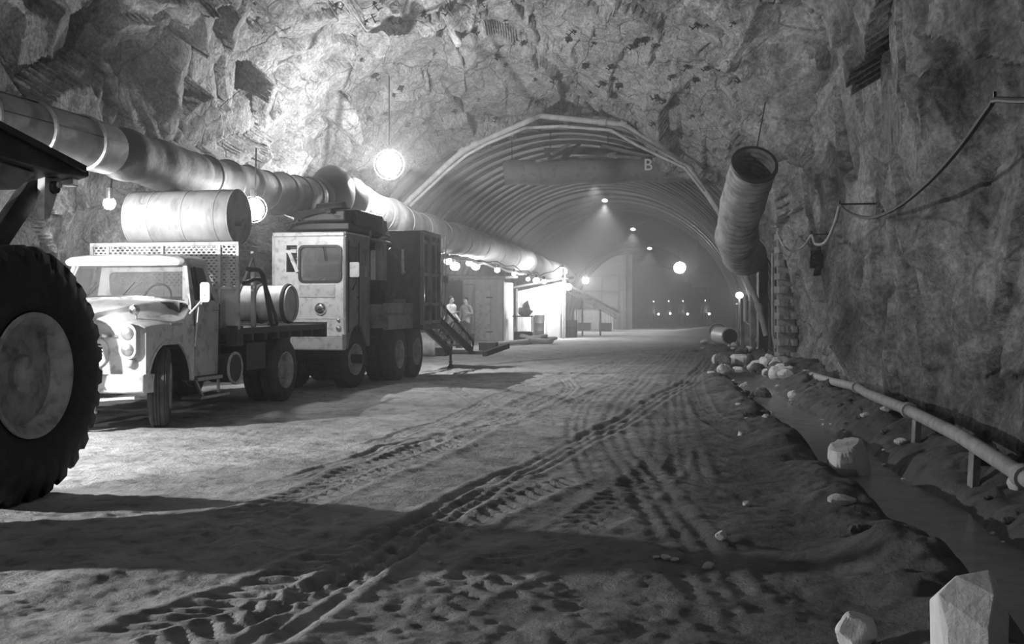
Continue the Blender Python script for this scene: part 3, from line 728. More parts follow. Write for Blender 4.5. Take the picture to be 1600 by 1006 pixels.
# drum with dark hoops on the bed
TD = thing('steel_drum', 'pale steel drum with two black hoops lying across the bed of the flatbed truck', 'drum', (-5.17, 13.17, 0), -.196)
cc = (.35, 3.75, 1.505)
b = MB(); b.lathe([(.001, -.62), (.28, -.62), (.285, -.6), (.285, .62), (.28, .64), (.27, .64), (.26, .60), (.001, .60)], cc, (1, 0, 0), 40); b.obj('drum_shell', TANKP, TD, smooth=True)
for x in (.12, .58):
    b = MB(); b.tube([(cc[0]+x, cc[1]+.285*math.cos(a), cc[2]+.285*math.sin(a)) for a in np.linspace(0, 2*PI, 33)[:-1]], .035, 8, closed=True); b.obj('drum_hoop', TYRE, TD, smooth=True)
b = MB(); pts = spline([(1.02, 2.1, 2.0), (1.05, 2.5, 1.95), (1.06, 2.7, 1.5), (1.02, 2.9, 1.22), (.9, 3.2, 1.2)]); b.tube(pts, .035, 10)
pts = spline([(.95, 2.1, 1.8), (1.0, 2.6, 1.85), (1.02, 2.9, 1.5), (1.0, 3.15, 1.21), (.8, 3.3, 1.2)]); b.tube(pts, .028, 10)
o = b.obj('rubber_hose', RUBBER, None, smooth=True, loc=(-5.17, 13.17, 0), rz=-.196); tag(o, 'black rubber hoses looped over the bed edge behind the truck headboard', 'hose')
b = MB()
for i, (x, y, z, a) in enumerate([(.5, 3.0, 1.22, .3), (.2, 2.95, 1.24, 1.1), (.7, 3.35, 1.20, -.4)]):
    pass
# ------------------------------------------------------------------ crane vehicle with narrow white cab
CV = thing('crane_carrier', 'tall mine vehicle with a narrow white cab, dark machinery and a glazed rear booth', 'mobile crane', (-2.88, 18.3, 0), -.19)
# local: x to the viewer's right, y away, cab front right corner at the origin
def Lc(px, py, ly, lx=None):                                # local point on plane y = ly seen at pixel
    pass
Wc, x0 = 1.36, -1.36
b = MB()                                                    # cab front, left half open as a hatch
b.plate([rrect(-.68, 1.72, 1.36, 2.0, .05), rrect(-.47, 2.20, .74, .60, .08), [(-1.10, 2.06), (-1.10, 2.53), (-.90, 2.53), (-.90, 2.06)]], lambda u, v: (u, .0+.02*max(0, v-1.9), v), (0, .05, 0))
cab = b.obj('cab_front', WHITE, CV, bevel=.01)
b = MB(); b.bar((-1.10, -.01, 2.42), (-.90, -.01, 2.42), .04, .05); b.bar((-1.04, -.01, 2.42), (-.88, -.01, 2.06), .05, .06); b.obj('hatch_brace', WHITE, cab)
b = MB()
for z in (2.46, 2.50, 2.30, 2.35, 2.25): b.b2(-1.1, -.9, .2, .22, z-.012, z+.012)
b.obj('hatch_louvre', OFFW, cab)
b = MB(); b.plate([rrect(-.47, 2.20, .80, .66, .1), rrect(-.47, 2.20, .72, .58, .08)], lambda u, v: (u, -.02, v), (0, .04, 0)); b.obj('windshield_gasket', BLACK, cab)
b = MB(); b.plate([rrect(-.47, 2.20, .74, .60, .08)], lambda u, v: (u, .02, v), (0, .006, 0)); b.obj('windshield', GLASS, cab)
b = MB(); b.tube([(-.4, -.03, 2.5), (-.36, -.035, 2.25)], .008, 5); b.obj('wiper', BLACK, cab)
b = MB(); b.b2(-.86, -.2, -.012, 0, 1.62, 1.84); b.b2(-1.3, -.01, -.008, 0, 1.24, 1.25); b.obj('access_panel', OFFW, cab)
b = MB(); b.lathe([(.001, -.03), (.06, -.035), (.09, -.02), (.105, 0), (.11, .02)], (-.46, -.03, 1.42), (0, 1, 0), 28); b.obj('headlamp', CHROME, cab, smooth=True)
b = MB(); b.lathe([(.001, -.03), (.04, -.02), (.055, .02)], (-.13, -.01, 1.08), (0, 1, 0), 20); b.lathe([(.001, -.03), (.025, -.02), (.035, .02)], (-.13, -.01, 1.22), (0, 1, 0), 16); b.obj('turn_lamp', STEEL, cab, smooth=True)
def cs(u, v): return (0, u, v)
b = MB()
sidep = [(0, .72), (0, 2.66), (.08, 2.74), (1.25, 2.74), (1.25, 1.35), (1.2, 1.35), (1.2, .72)]
arch = [(.62+.50*math.cos(a), .62+.50*math.sin(a)) for a in np.linspace(.22, PI-.22, 12)]
sidep = [(0, .72), (0, 2.66), (.08, 2.74), (1.3, 2.74), (1.3, .72)]+arch
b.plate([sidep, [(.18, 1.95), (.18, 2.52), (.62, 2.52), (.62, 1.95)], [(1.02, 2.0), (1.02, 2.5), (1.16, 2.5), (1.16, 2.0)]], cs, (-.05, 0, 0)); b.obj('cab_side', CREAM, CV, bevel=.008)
b = MB(); b.plate([[(.18, 1.95), (.18, 2.52), (.62, 2.52), (.62, 1.95)]], lambda u, v: (-.02, u, v), (-.006, 0, 0)); b.obj('side_glass', GLASS, CV)
b = MB(); b.tube([(.01, .66, 1.0), (.01, .66, 2.6)], .01, 5); b.tube([(.01, .12, 1.0), (.01, .12, 2.6)], .01, 5); b.b2(.0, .03, .6, .64, 1.6, 1.63); b.obj('door_seam', BLACK, CV)
b = MB(); b.b2(-1.36, 0, 0, 1.3, 2.70, 2.76); b.b2(-1.34, -.02, -.03, .06, 2.68, 2.75); b.obj('cab_roof', WHITE, CV, bevel=.02)
b = MB(); b.b2(-1.36, -1.31, 0, 1.3, .72, 2.7); b.b2(-1.36, -.0, 1.25, 1.3, 1.0, 2.0); b.obj('cab_back', OFFW, CV)
b = MB(); b.b2(-.95, -.1, .1, .4, 1.4, 1.75); b.b2(-.8, -.3, .75, 1.15, 1.1, 1.5); b.b2(-.8, -.3, 1.1, 1.2, 1.5, 2.1); b.obj('driver_seat', BLACK, CV)
b = MB(); b.tube([(-.5+.2*math.cos(a), .52+.12*math.sin(a), 1.92+.08*math.sin(a)) for a in np.linspace(0, 2*PI, 21)[:-1]], .015, 6, closed=True); b.obj('steering_wheel', BLACK, CV)
b = MB(); b.b2(-1.36, .0, -.16, .02, .70, .98); b.obj('bumper', OFFW, CV, bevel=.02)
b = MB(); b.tube([(.02, .3, 1.75), (.12, .2, 1.9), (.14, .14, 2.05)], .012, 5); ma = b.obj('mirror_arm', BLACK, CV)
b = MB(); b.plate([rrect(0, 0, .17, .26, .02)], lambda u, v: (.12+u, .10, 2.10+v), (0, .03, 0)); b.obj('mirror', WHITE, ma)
# frame and wheels
b = MB(); b.b2(-1.15, -.95, .1, 4.6, .75, 1.05); b.b2(-.45, -.25, .1, 4.6, .75, 1.05)
for y in (.2, 1.5, 2.6, 3.6, 4.5): b.b2(-1.15, -.25, y-.07, y+.07, .78, 1.02)
b.b2(-1.0, -.4, .3, 1.2, .55, 1.0); b.obj('frame', DARK, CV)
for sx, fl in ((-.17, False), (-1.2, True)): wheel('front_wheel', .52, .27, .27, (sx, .62, .51), CV, 'lug', .1, flip=fl, bolts=8, rz=-.12)
for y in (2.35, 3.55):
    for sx, fl in ((.12, False), (-.18, False), (-1.05, True), (-1.35, True)): wheel('rear_wheel', .54, .27, .27, (sx, y, .53), CV, 'lug', .12, flip=fl, bolts=8)
for y in (.62, 2.35, 3.55):
    b = MB(); b.cyl((-1.3, y, .52), (.1, y, .52), .08)
    if y > 1: b.ball((-.6, y, .52), .22)
    b.obj('axle', BLACK, CV, smooth=True)
b = MB(); b.b2(-1.5, .30, 1.45, 4.4, 1.08, 1.30); b.b2(.22, .32, 1.40, 4.4, 1.02, 1.52); b.b2(-1.5, .3, 1.42, 1.5, 1.05, 1.5); b.b2(.0, .32, 1.4, 4.4, 1.28, 1.34)
b.obj('deck', CREAM, CV, bevel=.01)
b = MB(); b.b2(-.5, .22, 2.3, 2.9, 1.34, 1.6); b.b2(-.25, .25, 3.2, 3.9, 1.34, 1.75); b.obj('battery_box', CREAM, CV, bevel=.02)
# machinery: slewing drum, boom housing over the cab, radiator box, hoses
b = MB(); b.cyl((-1.2, 2.35, 2.1), (.02, 2.35, 2.1), .62, n=36); b.cyl((-1.25, 2.35, 2.1), (.10, 2.35, 2.1), .50, n=36)
b.lathe([(.4, 0), (.55, .3), (.6, .8), (.52, 1.3), (.3, 1.42), (.001, 1.45)], (-.55, 2.65, 1.35), (0, 0, 1), 32); b.obj('winch_drum', BLACK, CV, smooth=True)
b = MB(); b.b2(-1.25, -.02, .25, 1.9, 2.80, 2.95); b.b2(-1.0, .02, .45, 2.3, 2.90, 3.12)
b.loft([[(-.85, .1, 2.95), (-.05, .1, 2.95), (-.05, .1, 3.15), (-.85, .1, 3.15)], [(-.85, .6, 2.88), (-.05, .6, 2.88), (.0, .6, 3.2), (-.85, .6, 3.2)], [(-.9, 1.9, 2.82), (.05, 1.9, 2.82), (.05, 1.9, 3.18), (-.9, 1.9, 3.18)], [(-.8, 2.6, 2.8), (.0, 2.6, 2.8), (-.1, 2.6, 3.1), (-.7, 2.6, 3.1)]])
b.obj('boom_housing', BLACK, CV, bevel=.03)
b = MB()
b.lathe([(.22, 0), (.3, .1), (.26, .3), (.2, .42), (.001, .46)], (-.25, 2.05, 2.78), (0, 0, 1), 20)
b.obj('air_filter', DARK, CV, smooth=True)
b = MB(); b.cyl((-.7, .5, 3.17), (-.2, .5, 3.2), .13, n=20); b.cyl((-.2, .7, 3.0), (-.2, .1, 3.05), .07); b.lathe([(.001, -.02), (.05, 0), (.06, .03)], (-.30, -.06, 3.12), (0, 1, 0), 16)
b.obj('boom_motor', DARK, CV, smooth=True)
b = MB()
for q in range(5):
    b.tube(spline([(-1.1+.1*q, .2, 2.85+.05*q), (-.9, -.0, 2.98+.03*q), (-.5+.05*q, .0, 3.1), (-.2, .4+.1*q, 3.2), (-.1, 1.4, 3.18)]), .018, 6)
b.tube(spline([(-1.2, .1, 2.78), (-1.0, 0, 2.9), (-.75, .1, 2.95)]), .015, 6)
b.obj('hydraulic_hose', RUBBER, CV)
b = MB(); b.tube([(-.02, 1.36, 2.74), (-.02, 1.36, 2.9)], .03, 8); b.tube([(-.03, 1.34, 2.72), (.15, 1.5, 2.68), (.2, 1.9, 2.66)], .025, 8); b.obj('exhaust_pipe', CREAM, CV)
b = MB(); b.b2(.03, .12, 1.5, 1.95, 1.95, 2.68); b.obj('radiator_panel', CREAM, CV, bevel=.01)
b = MB(); b.b2(.0, .06, 1.34, 1.46, 1.95, 2.5); b.obj('side_panel', WHITE, CV)
b = MB()
for q in range(6): b.tube(spline([(.10, 1.6+.08*q, 1.9), (.2, 1.7+.05*q, 1.6), (.12, 1.9+.08*q, 1.45), (.15, 2.3, 1.4+.02*q)]), .016, 6)
for q in range(4): b.tube(spline([(.10, 2.1+.05*q, 2.5), (.22, 2.4, 2.0+.1*q), (.15, 2.3, 1.7), (.1, 1.9, 1.5)]), .02, 6)
b.obj('side_hose', RUBBER, CV)
# rear booth: framed, glazed
b = MB(); bx0, bx1, by0, by1, bz0, bz1 = -.95, .52, 3.05, 4.4, 1.08, 2.98
b.b2(bx0, bx1, by0, by0+.06, bz0, bz1); b.b2(bx0, bx1, by0, by1, bz1-.04, bz1); b.b2(bx0, bx0+.05, by0, by1, bz0, bz1); b.b2(bx0, bx1, by0, by1, bz0-.1, bz0)
booth = b.obj('operator_booth', DARK, CV, bevel=.01)
b = MB()
for y in (by0+.02, by0+.46, by0+.60, by0+1.0, by1-.03): b.b2(bx1-.05, bx1+.02, y-.035, y+.035, bz0, bz1)
for z in (bz0+.05, bz0+.42, bz0+1.02, bz1-.22, bz1-.05): b.b2(bx1-.04, bx1+.01, by0, by1, z-.035, z+.035)
b.b2(bx1-.04, bx1, by0, by0+.1, bz0, bz1); b.b2(bx0, bx1, by1-.05, by1, bz0, bz0+.5); b.b2(bx0, bx1, by1-.05, by1, bz1-.3, bz1)
b.obj('booth_frame', CREAM, booth)
b = MB(); b.b2(bx1-.03, bx1-.025, by0+.1, by1-.1, bz0+.45, bz1-.2); b.obj('booth_glass', GLASS, booth)
b = MB(); b.b2(bx1+.03, bx1+.05, by1+.05, by1+.07, 1.2, 2.9); b.tube([(bx1+.1, by1+.1, 1.1), (bx1+.1, by1+.1, 2.95)], .015, 6); b.b2(bx1+.06, bx1+.17, by1+.04, by1+.12, 1.95, 2.1); b.obj('handrail', OFFW, booth)
b = MB(); b.lathe([(.03, 0), (.06, .04), (.03, .08), (.028, .48), (.045, .5)], (.12, 3.0, 2.1), (0, 0, 1), 12); b.obj('work_lamp', WHITE, CV, smooth=True)
# rear ladder boom folding down to the ground, platform and hook
b = MB()
for dx in (.0, .5):
    p, q = Vector((-.1+dx, 4.4, 1.25)), Vector((.25+dx, 6.4, .42))
    b.bar(p, q, .07, .14); b.bar(p+Vector((0, 0, .42)), q+Vector((0, .15, .22)), .04, .05); b.bar(p+Vector((0, 0, .42)), p, .05); b.bar(q+Vector((0, .15, .22)), q, .05)
    for k in range(5):
        a, c = p.lerp(q, k/5), (p+Vector((0, 0, .42))).lerp(q+Vector((0, .15, .22)), (k+.6)/5); b.bar(a, c, .025)
for k in range(7):
    a = Vector((-.1, 4.4, 1.25)).lerp(Vector((.25, 6.4, .42)), k/6); b.bar(a, a+Vector((.5, 0, 0)), .04)
b.obj('boom_ladder', DARK, CV)
b = MB(); b.b2(.0, 1.2, 6.3, 7.3, .34, .42); b.b2(-.05, .2, 6.1, 6.5, .3, .5); b.b2(.8, 1.22, 6.9, 7.2, .36, .6); b.bar((1.1, 6.2, .36), (1.4, 7.4, .5), .12); b.obj('rear_platform', DARK, CV, bevel=.01)
b = MB(); b.tube([(.25, 6.4, .36), (.25, 6.4, .2)], .03, 6); b.lathe([(.02, .2), (.05, .17), (.03, .12), (.07, .04), (.09, .0)], (.25, 6.4, 0.0), (0, 0, 1), 12); b.obj('jack_foot', DARK, CV)
# ------------------------------------------------------------------ people
def skin_mesh(name, nodes, edges, m, parent, sub=1, root=0):
    me = bpy.data.meshes.new(name); me.from_pydata([n[0] for n in nodes], edges, [])
    o = bpy.data.objects.new(name, me); COL.objects.link(o)
    o.modifiers.new('skin', 'SKIN'); sv = me.skin_vertices[0].data
    for i, n in enumerate(nodes):
        r = n[1] if isinstance(n[1], tuple) else (n[1], n[1]); sv[i].radius = r; sv[i].use_root = (i == root)
    ss = o.modifiers.new('sub', 'SUBSURF'); ss.levels = sub; ss.render_levels = sub
    dg = bpy.context.evaluated_depsgraph_get(); dg.update(); ev = o.evaluated_get(dg)
    m2 = bpy.data.meshes.new_from_object(ev); bpy.data.objects.remove(o)
    m2.materials.clear(); m2.materials.append(m)
    m2.polygons.foreach_set('use_smooth', [True]*len(m2.polygons))
    o = bpy.data.objects.new(name, m2); COL.objects.link(o); o.parent = parent; return o
def person(label, loc, rz, arms, legs, shirt, trousers, hat=False, lean=0.0, lantern=None):
    T = thing('person', label, 'person', loc, rz)
    L = lambda x, y, z: (x, y+lean*max(0, z-.95), z)          # facing -y
    N = [(L(0, 0, .95), (.15, .11)), (L(0, 0, 1.12), (.135, .10)), (L(0, -.01, 1.32), (.16, .115)), (L(0, 0, 1.44), (.09, .08)), (L(0, 0, 1.51), .055), (L(0, -.01, 1.57), (.07, .085)), (L(0, -.01, 1.66), (.078, .095)), (L(0, 0, 1.73), (.05, .06)),
         (L(0, -.115, 1.61), .012)]
    E = [(0, 1), (1, 2), (2, 3), (3, 4), (4, 5), (5, 6), (6, 7), (5, 8)]
    S, SE = [N[0], N[1], N[2], N[3]], [(0, 1), (1, 2), (2, 3)]
    S = [(p, tuple(q+.018 for q in r)) for p, r in S]
    for sx, (el, wr) in zip((1, -1), arms):
        i = len(N); sh = L(sx*.19, 0, 1.41)
        el = Vector(L(*el)); wr = Vector(L(*wr)); d = (wr-el).normalized()
        N += [(sh, .06), (tuple(el), .042), (tuple(wr), .03), (tuple(wr+d*.07), (.038, .018))]
        E += [(3, i), (i, i+1), (i+1, i+2), (i+2, i+3)]
        side = d.cross(Vector((0, 1, 0))); side = side.normalized() if side.length > .1 else Vector((1, 0, 0)); dn = d.cross(side)
        for k, (off, ln) in enumerate(((-.03, .065), (-.01, .08), (.01, .075), (.03, .055))):
            j = len(N); a = wr+d*.09+side*off; c = a+d*ln*.55; e = c+(d*.5+dn*.6).normalized()*ln*.5
            N += [(tuple(a), .009), (tuple(c), .009), (tuple(e), .008)]; E += [(i+3, j), (j, j+1), (j+1, j+2)]
        j = len(N); a = wr+d*.03-side*.035; N += [(tuple(a), .011), (tuple(a+d*.04-side*.02), .009)]; E += [(i+2, j), (j, j+1)]
        k = len(S); S += [(sh, .078), (tuple(el), .058), (tuple(wr-d*.01), .042)]; SE += [(3, k), (k, k+1), (k+1, k+2)]
    TN, TE = [(N[0][0], (.165, .125)), (L(0, 0, .86), (.14, .12))], [(0, 1)]
    for sx, (kn, an) in zip((1, -1), legs):
        i = len(N); hp = (sx*.10, 0, .88); kn = Vector(kn); an = Vector(an)
        N += [(hp, .085), (tuple(kn), .06), (tuple(an), .04)]; E += [(0, i), (i, i+1), (i+1, i+2)]
        k = len(TN); TN += [(hp, .10), (tuple(kn), .075), (tuple(an), .065)]; TE += [(1, k), (k, k+1), (k+1, k+2)]
        b = MB(); b.loft([[(an.x-.05, an.y+.07, .0), (an.x+.05, an.y+.07, .0), (an.x+.05, an.y+.07, .16), (an.x-.05, an.y+.07, .16)], [(an.x-.05, an.y-.05, .0), (an.x+.05, an.y-.05, .0), (an.x+.05, an.y-.05, .15), (an.x-.05, an.y-.05, .15)],
                          [(an.x-.05, an.y-.19, .0), (an.x+.05, an.y-.19, .0), (an.x+.04, an.y-.19, .05), (an.x-.04, an.y-.19, .05)]]); b.obj('boot', BLACK, T, bevel=.015)
    skin_mesh('body', N, E, SKIN, T, 2); skin_mesh('shirt', S, SE, shirt, T, 2); skin_mesh('trousers', TN, TE, trousers, T, 2)
    hc = Vector(L(0, .012, 1.665)); b = MB()
    if hat: b.lathe([(.15, .0), (.155, .008), (.115, .02), (.11, .06), (.08, .1), (.001, .115)], hc+Vector((0, 0, .01)), (0, 0, 1), 24); b.obj('hard_hat', OFFW, T, smooth=True)
    else: b.ball(hc+Vector((0, .012, .02)), .095, 16, 12, (.88, 1, .95)); b.obj('hair', HAIR, T, smooth=True)
    b = MB()
    for sx in (1, -1): b.ball(L(sx*.03, -.098, 1.655), .010, 8, 6)
    b.obj('eyes', BLACK, T, smooth=True)
    if hat:
        b = MB(); b.cyl(hc+Vector((0, -.10, .05)), hc+Vector((0, -.14, .05)), .028, n=12); b.obj('cap_lamp', HOT, T)
    return T
STAND = (((.12, .0, .5), (.12, .03, .09)), ((-.12, .0, .5), (-.12, .03, .09)))
STRIDE = (((.11, -.12, .5), (.12, -.2, .09)), ((-.11, .02, .5), (-.12, .28, .11)))
DOWN = (((.26, .03, 1.13), (.28, -.05, .87)), ((-.26, .03, 1.13), (-.28, -.05, .87)))
# one man stands hidden behind the big tyre, between the front lamp and the truck: his shadow falls on the hood
p = stfloor(0, 0); q = (-5.5, 12.0)
person('person in dark clothes standing in front of the flatbed truck, hidden behind the big tyre', (q[0], q[1], fz(*q)), PI*.9, (((.34, .06, 1.18), (.42, -.2, 1.22)), ((-.26, .03, 1.13), (-.28, -.05, .87))), STAND, CLOTHD, CLOTHD)
g = onfloor(705, 544); person('person with dark hair and white shirt striding past the left end of the shed', tuple(g), .9, (((.27, .1, 1.16), (.25, -.1, 1.0)), ((-.27, -.12, 1.18), (-.2, -.36, 1.22))), STRIDE, CLOTHW, CLOTHD)
g = onfloor(728, 540); person('bare-armed person in grey shirt bending an arm by the shed door frame', tuple(g), -.6, (((.27, .02, 1.16), (.22, -.24, 1.2)), ((-.27, .03, 1.13), (-.28, -.05, .87))), STAND, TIMBER, CLOTHD)
for i, (px, Y, ang, lb) in enumerate(((1020, 74, .4, 'distant miner with cap lamp, leftmost of those deep in the tunnel'), (1046, 76, -.7, 'distant miner with cap lamp, second from left deep in the tunnel'), (1066, 72, .2, 'distant miner with cap lamp, third from left deep in the tunnel'), (1102, 70, -.2, 'distant miner with cap lamp, nearest the right wall deep in the tunnel'))):
    x = (px-800)*Y/F; t_ = person(lb, (x, Y, fz(x, Y)), ang, (((.27, .0, 1.13), (.26, -.25, 1.05)), ((-.27, .03, 1.13), (-.28, -.05, .87))), STRIDE if i % 2 else STAND, CLOTHW if i != 1 else CLOTHD, CLOTHD, hat=True)
    ln = thing('hand_lantern', ('lit hand lantern held by the leftmost distant miner', 'lit hand lantern held by the second distant miner from the left', 'lit hand lantern held by the third distant miner from the left', 'lit hand lantern held by the distant miner nearest the right wall')[i], 'lantern', t_.matrix_basis @ Vector((0, 0, 0)), ang)
    ln.location = (x, Y, t_.location.z)
    b = MB(); b.lathe([(.05, .70), (.055, .74), (.05, .76)], (.26, -.33, 0), (0, 0, 1), 14); b.lathe([(.055, .90), (.03, .94), (.001, .95)], (.26, -.33, 0), (0, 0, 1), 14); b.tube([(.30, -.33, .92), (.28, -.33, 1.02), (.24, -.33, 1.02), (.22, -.33, .92)], .005, 5); b.obj('lantern_body', DARK, ln)
    b = MB(); b.ball((.26, -.33, .83), .075, 14, 10); b.obj('lamp_glass', HOT, ln, smooth=True)

# ------------------------------------------------------------------ lamps
def dish(parent, r, loc, d, m=OFFW, bulb=HOT, br=None):
    d = Vector(d).normalized(); b = MB()
    b.lathe([(.03, -.9*r), (.05, -.88*r), (.35*r, -.72*r), (.75*r, -.4*r), (r, 0), (r*1.05, .02), (r*1.02, -.02), (.72*r, -.46*r), (.3*r, -.8*r), (.02, -.95*r)], loc, d, 28)
    b.obj('reflector', m, parent, smooth=True)
    b = MB(); b.ball(Vector(loc)-d*r*.15, br or r*.6, 20, 14); b.obj('bulb', bulb, parent, smooth=True)
def hung_lamp(name, label, loc, d, watts, r=.16, cord=.8, br=None, group=None, bulb=HOT, lr=None, bare=False):
    T = thing(name, label, 'lamp', loc, 0, group); dd = Vector(d).normalized()
    if bare:
        b = MB(); b.ball((0, 0, 0), br, 20, 14); b.obj('bulb', bulb, T, smooth=True)
        b = MB(); b.cyl((0, 0, br*.9), (0, 0, br+.14), .05, n=12)
        for k in range(6):
            a = PI*k/3; b.tube([(br*1.25*math.cos(a)*math.sin(q), br*1.25*math.sin(a)*math.sin(q), br*1.25*math.cos(q)) for q in np.linspace(.1, PI-.05, 9)], .005, 4)
        b.obj('bulb_cage', STEEL, T)
    else: dish(T, r, (0, 0, 0), d, bulb=bulb, br=br)
    b = MB(); b.tube(spline([-dd*r*.9, -dd*r+Vector((0, 0, .15)), (-dd.x*.3, -dd.y*.3, cord)]), .012, 6); b.obj('cord', RUBBER, T)
    lamp((0, 0, 0) if bare else -dd*r*.15, watts, lr or (br or r*.6)*.6, T)
    return T
LC = P(608, 257, 22.6)
FL = hung_lamp('flood_lamp', 'brilliant flood lamp hanging high below the roof above the crane vehicle', LC, (0, 0, -1), LAMP_W['floodc'], r=.3, cord=1.9, br=.26, lr=.008, bare=True)
b = MB(); b.loft([[(.17*math.sin(a), -.17*math.cos(a), -.036), (.172*math.sin(a), -.172*math.cos(a), -.036), (.172*math.sin(a), -.172*math.cos(a), -.068), (.17*math.sin(a), -.17*math.cos(a), -.068)] for a in np.linspace(-1.2, 1.2, 16)])
b.obj('added_baffle', STEEL, FL)  # baffle added inside the bulb to keep its light off the near floor
hung_lamp('work_lamp', 'bright round lamp just right of the big cylinder tank', P(396, 327, 16.5), (.1, -1, -.1), LAMP_W['wall2'], r=.2, cord=1.0, br=.17, bare=True)
hung_lamp('work_lamp', 'small bare lamp left of the big cylinder tank', P(171, 318, 14.4), (.2, -1, -.2), LAMP_W['wall1'], r=.08, cord=.5, br=.07, bare=True)
front = hung_lamp('work_lamp', 'lamp hung from the left wall behind the dump truck, lighting the flatbed truck', (-6.6, 10.5, 2.0), (.9, .6, -.2), LAMP_W['front'], r=.14, cord=1.2, br=.06, bare=True)
hung_lamp('work_lamp', 'low lamp on the left wall shining underneath the dump truck', (-7.3, 6.0, 1.0), (1, 0, -.05), LAMP_W['under'], r=.14, cord=1.2, br=.05, lr=.03)
hung_lamp('work_lamp', 'lamp hung above the front of the cavern behind the camera', (-3.2, -1.2, 4.4), (-.8, .4, .6), LAMP_W['roof'], r=.2, cord=3.0, br=.06)
SB = [(700, 408, 34, 1, .13), (711, 416, 34.5, 1, .16), (733, 411, 36, 1, .11), (743, 416, 36.5, 1, .15), (777, 422, 37, .8, .10), (803, 428, 37.5, .6, .08), (825, 436, 38, .5, .08), (838, 438, 38.5, .6, .12), (850, 440, 39, .5, .09), (879, 424, 46, 2.2, .20), (887, 448, 46, 1.8, .18)]
nm = ['first', 'second', 'third', 'fourth', 'fifth', 'sixth', 'seventh', 'eighth', 'ninth']
for i, (px, py, Y, k, br) in enumerate(SB):
    T = thing('string_bulb', ('lit bulb of the lamp string over the sheds, %s from the left' % nm[i]) if i < 9 else ('upper' if i == 9 else 'lower')+' glaring bulb on the tall post right of the canvas wall', 'lamp', P(px, py, Y), 0, 'lamp string over the sheds' if i < 9 else None)
    b = MB(); b.ball((0, 0, 0), br, 14, 10, (1, 1, .85)); b.obj('bulb', HOT, T, smooth=True)
    b = MB(); b.cyl((0, 0, br*.8), (0, 0, br*.8+.12), .04, n=10); b.obj('socket', BLACK, T)
    lamp((0, 0, 0), (62 if i < 4 else 24 if i < 9 else 60)*k, br*.6, T)
b = MB(); pts = [P(650, 392, 30)]+[P(x, y, Y)+Vector((0, 0, .30)) for x, y, Y, k, r in SB[:9]]+[P(879, 424, 46)+Vector((0, 0, .3))]
cur = [pts[0]]
for a, c in zip(pts[:-1], pts[1:]): cur += [a.lerp(c, .5)-Vector((0, 0, .1)), c]
b.tube(cur, .02, 6); tag(b.obj('lamp_cable', RUBBER), 'black cable carrying the string of bulbs above the sheds', 'cable')
for i, (px, py, Y, wv) in enumerate(((930, 281, 44, 500), (945, 313, 53, 1500), (989, 358, 60, 800), (1015, 388, 63.5, 350))):
    T = thing('roof_lamp', 'down-shining roof lamp in the tunnel haze, '+('hidden just behind the lettered duct', 'nearest and largest cone', 'second cone along the roof', 'farthest small cone')[i], 'lamp', P(px, py, Y), 0, 'roof lamps along the tunnel crown')
    dish(T, .15, (0, 0, 0), (-.1, -.5, -1), bulb=HOT, br=.085)
    b = MB(); b.bar((0, 0, .15), (.9, .3, .55), .06); b.obj('bracket', STEEL, T)
    lamp((0, -.05, -.2), wv, .08, T, spot=math.radians(95), target=(-.3, -.7, -4))
hung_lamp('flood_lamp', 'distant glaring lamp on the right side of the tunnel, beside the hanging fan', P(1062, 418, 60), (0, -1, -.35), 420, r=.32, cord=1.3, br=.24)
T = thing('post_lamp', 'glaring lamp on a slim post right of the culvert pipe', 'lamp', onfloor(1155, 530)); y_ = T.location.y; h_ = (CH-(463-HZ)*y_/F)-T.location.z
b = MB(); b.cyl((0, 0, -.05), (.0, 0, h_), .04, n=10); b.b2(-.15, .15, -.03, .03, h_-.35, h_-.3); b.obj('post', TIMBER, T)
b = MB(); b.ball((0, -.05, h_+.05), .15, 16, 12, (1.1, 1, .9)); b.obj('bulb', HOT, T, smooth=True); lamp((0, -.05, h_+.05), 75, .10, T)
hung_lamp('work_lamp', 'small lamp beside the pale formwork wall', P(915, 438, 56), (-.2, -1, -.2), 500, r=.16, cord=.8, br=.13, bare=True)
hung_lamp('flood_lamp', 'blazing lamp in front of the bright canvas wall', P(860, 464, 45.0), (-.3, -.4, -.1), 420, r=.3, cord=.6, br=.26, bare=True)

# ------------------------------------------------------------------ ventilation ducts
def duct(name, label, pts, r, m, seam=None, wob=0.0, seed=0, open_end=False, n=36):
    pts = spline(pts, 26); rs = []
    rnd = np.array([fbm(np.array([i*.21]), np.array([seed*3.3]), np.array([0.]), 4, seed)[0] for i in range(len(pts))])
    for i in range(len(pts)):
        q = r if not isinstance(r, (tuple, list)) else r[0]+(r[1]-r[0])*i/(len(pts)-1); rs.append(q*(1+wob*rnd[i]))
    b = MB(); b.tube(pts, rs, n, caps=False); b.tube(pts, [q*.96 for q in rs], n, caps=False)
    o = b.obj(name, m, smooth=True); return o, pts, rs
o, pts, rs = duct('ventilation_duct', 0, [ST(-7.42, t, z) for t, z in ((8.0, 3.44), (9.5, 3.47), (11, 3.49), (12.6, 3.50))], .32, GALV)
tag(o, 'seamed steel ventilation duct running along the left wall above the dump truck', 'duct')
for i in range(18, len(pts)-4, 17):
    d = (pts[i+1]-pts[i]).normalized(); b = MB(); b.lathe([(.325, -.03), (.355, -.02), (.355, .02), (.325, .03)], pts[i], d, 36); b.b2(0, 0, 0, 0, 0, 0) if 0 else None; b.obj('clamp_band', STEEL, o)
b = MB(); b.tube([p+Vector((.12*CS, -.12*SN, .305)) for p in pts], .008, 5); b.obj('seam', DARK, o)
b = MB(); b.tube([p+Vector((.315*CS, -.315*SN, .06)) for p in pts], .008, 5); b.obj('seam', DARK, o)
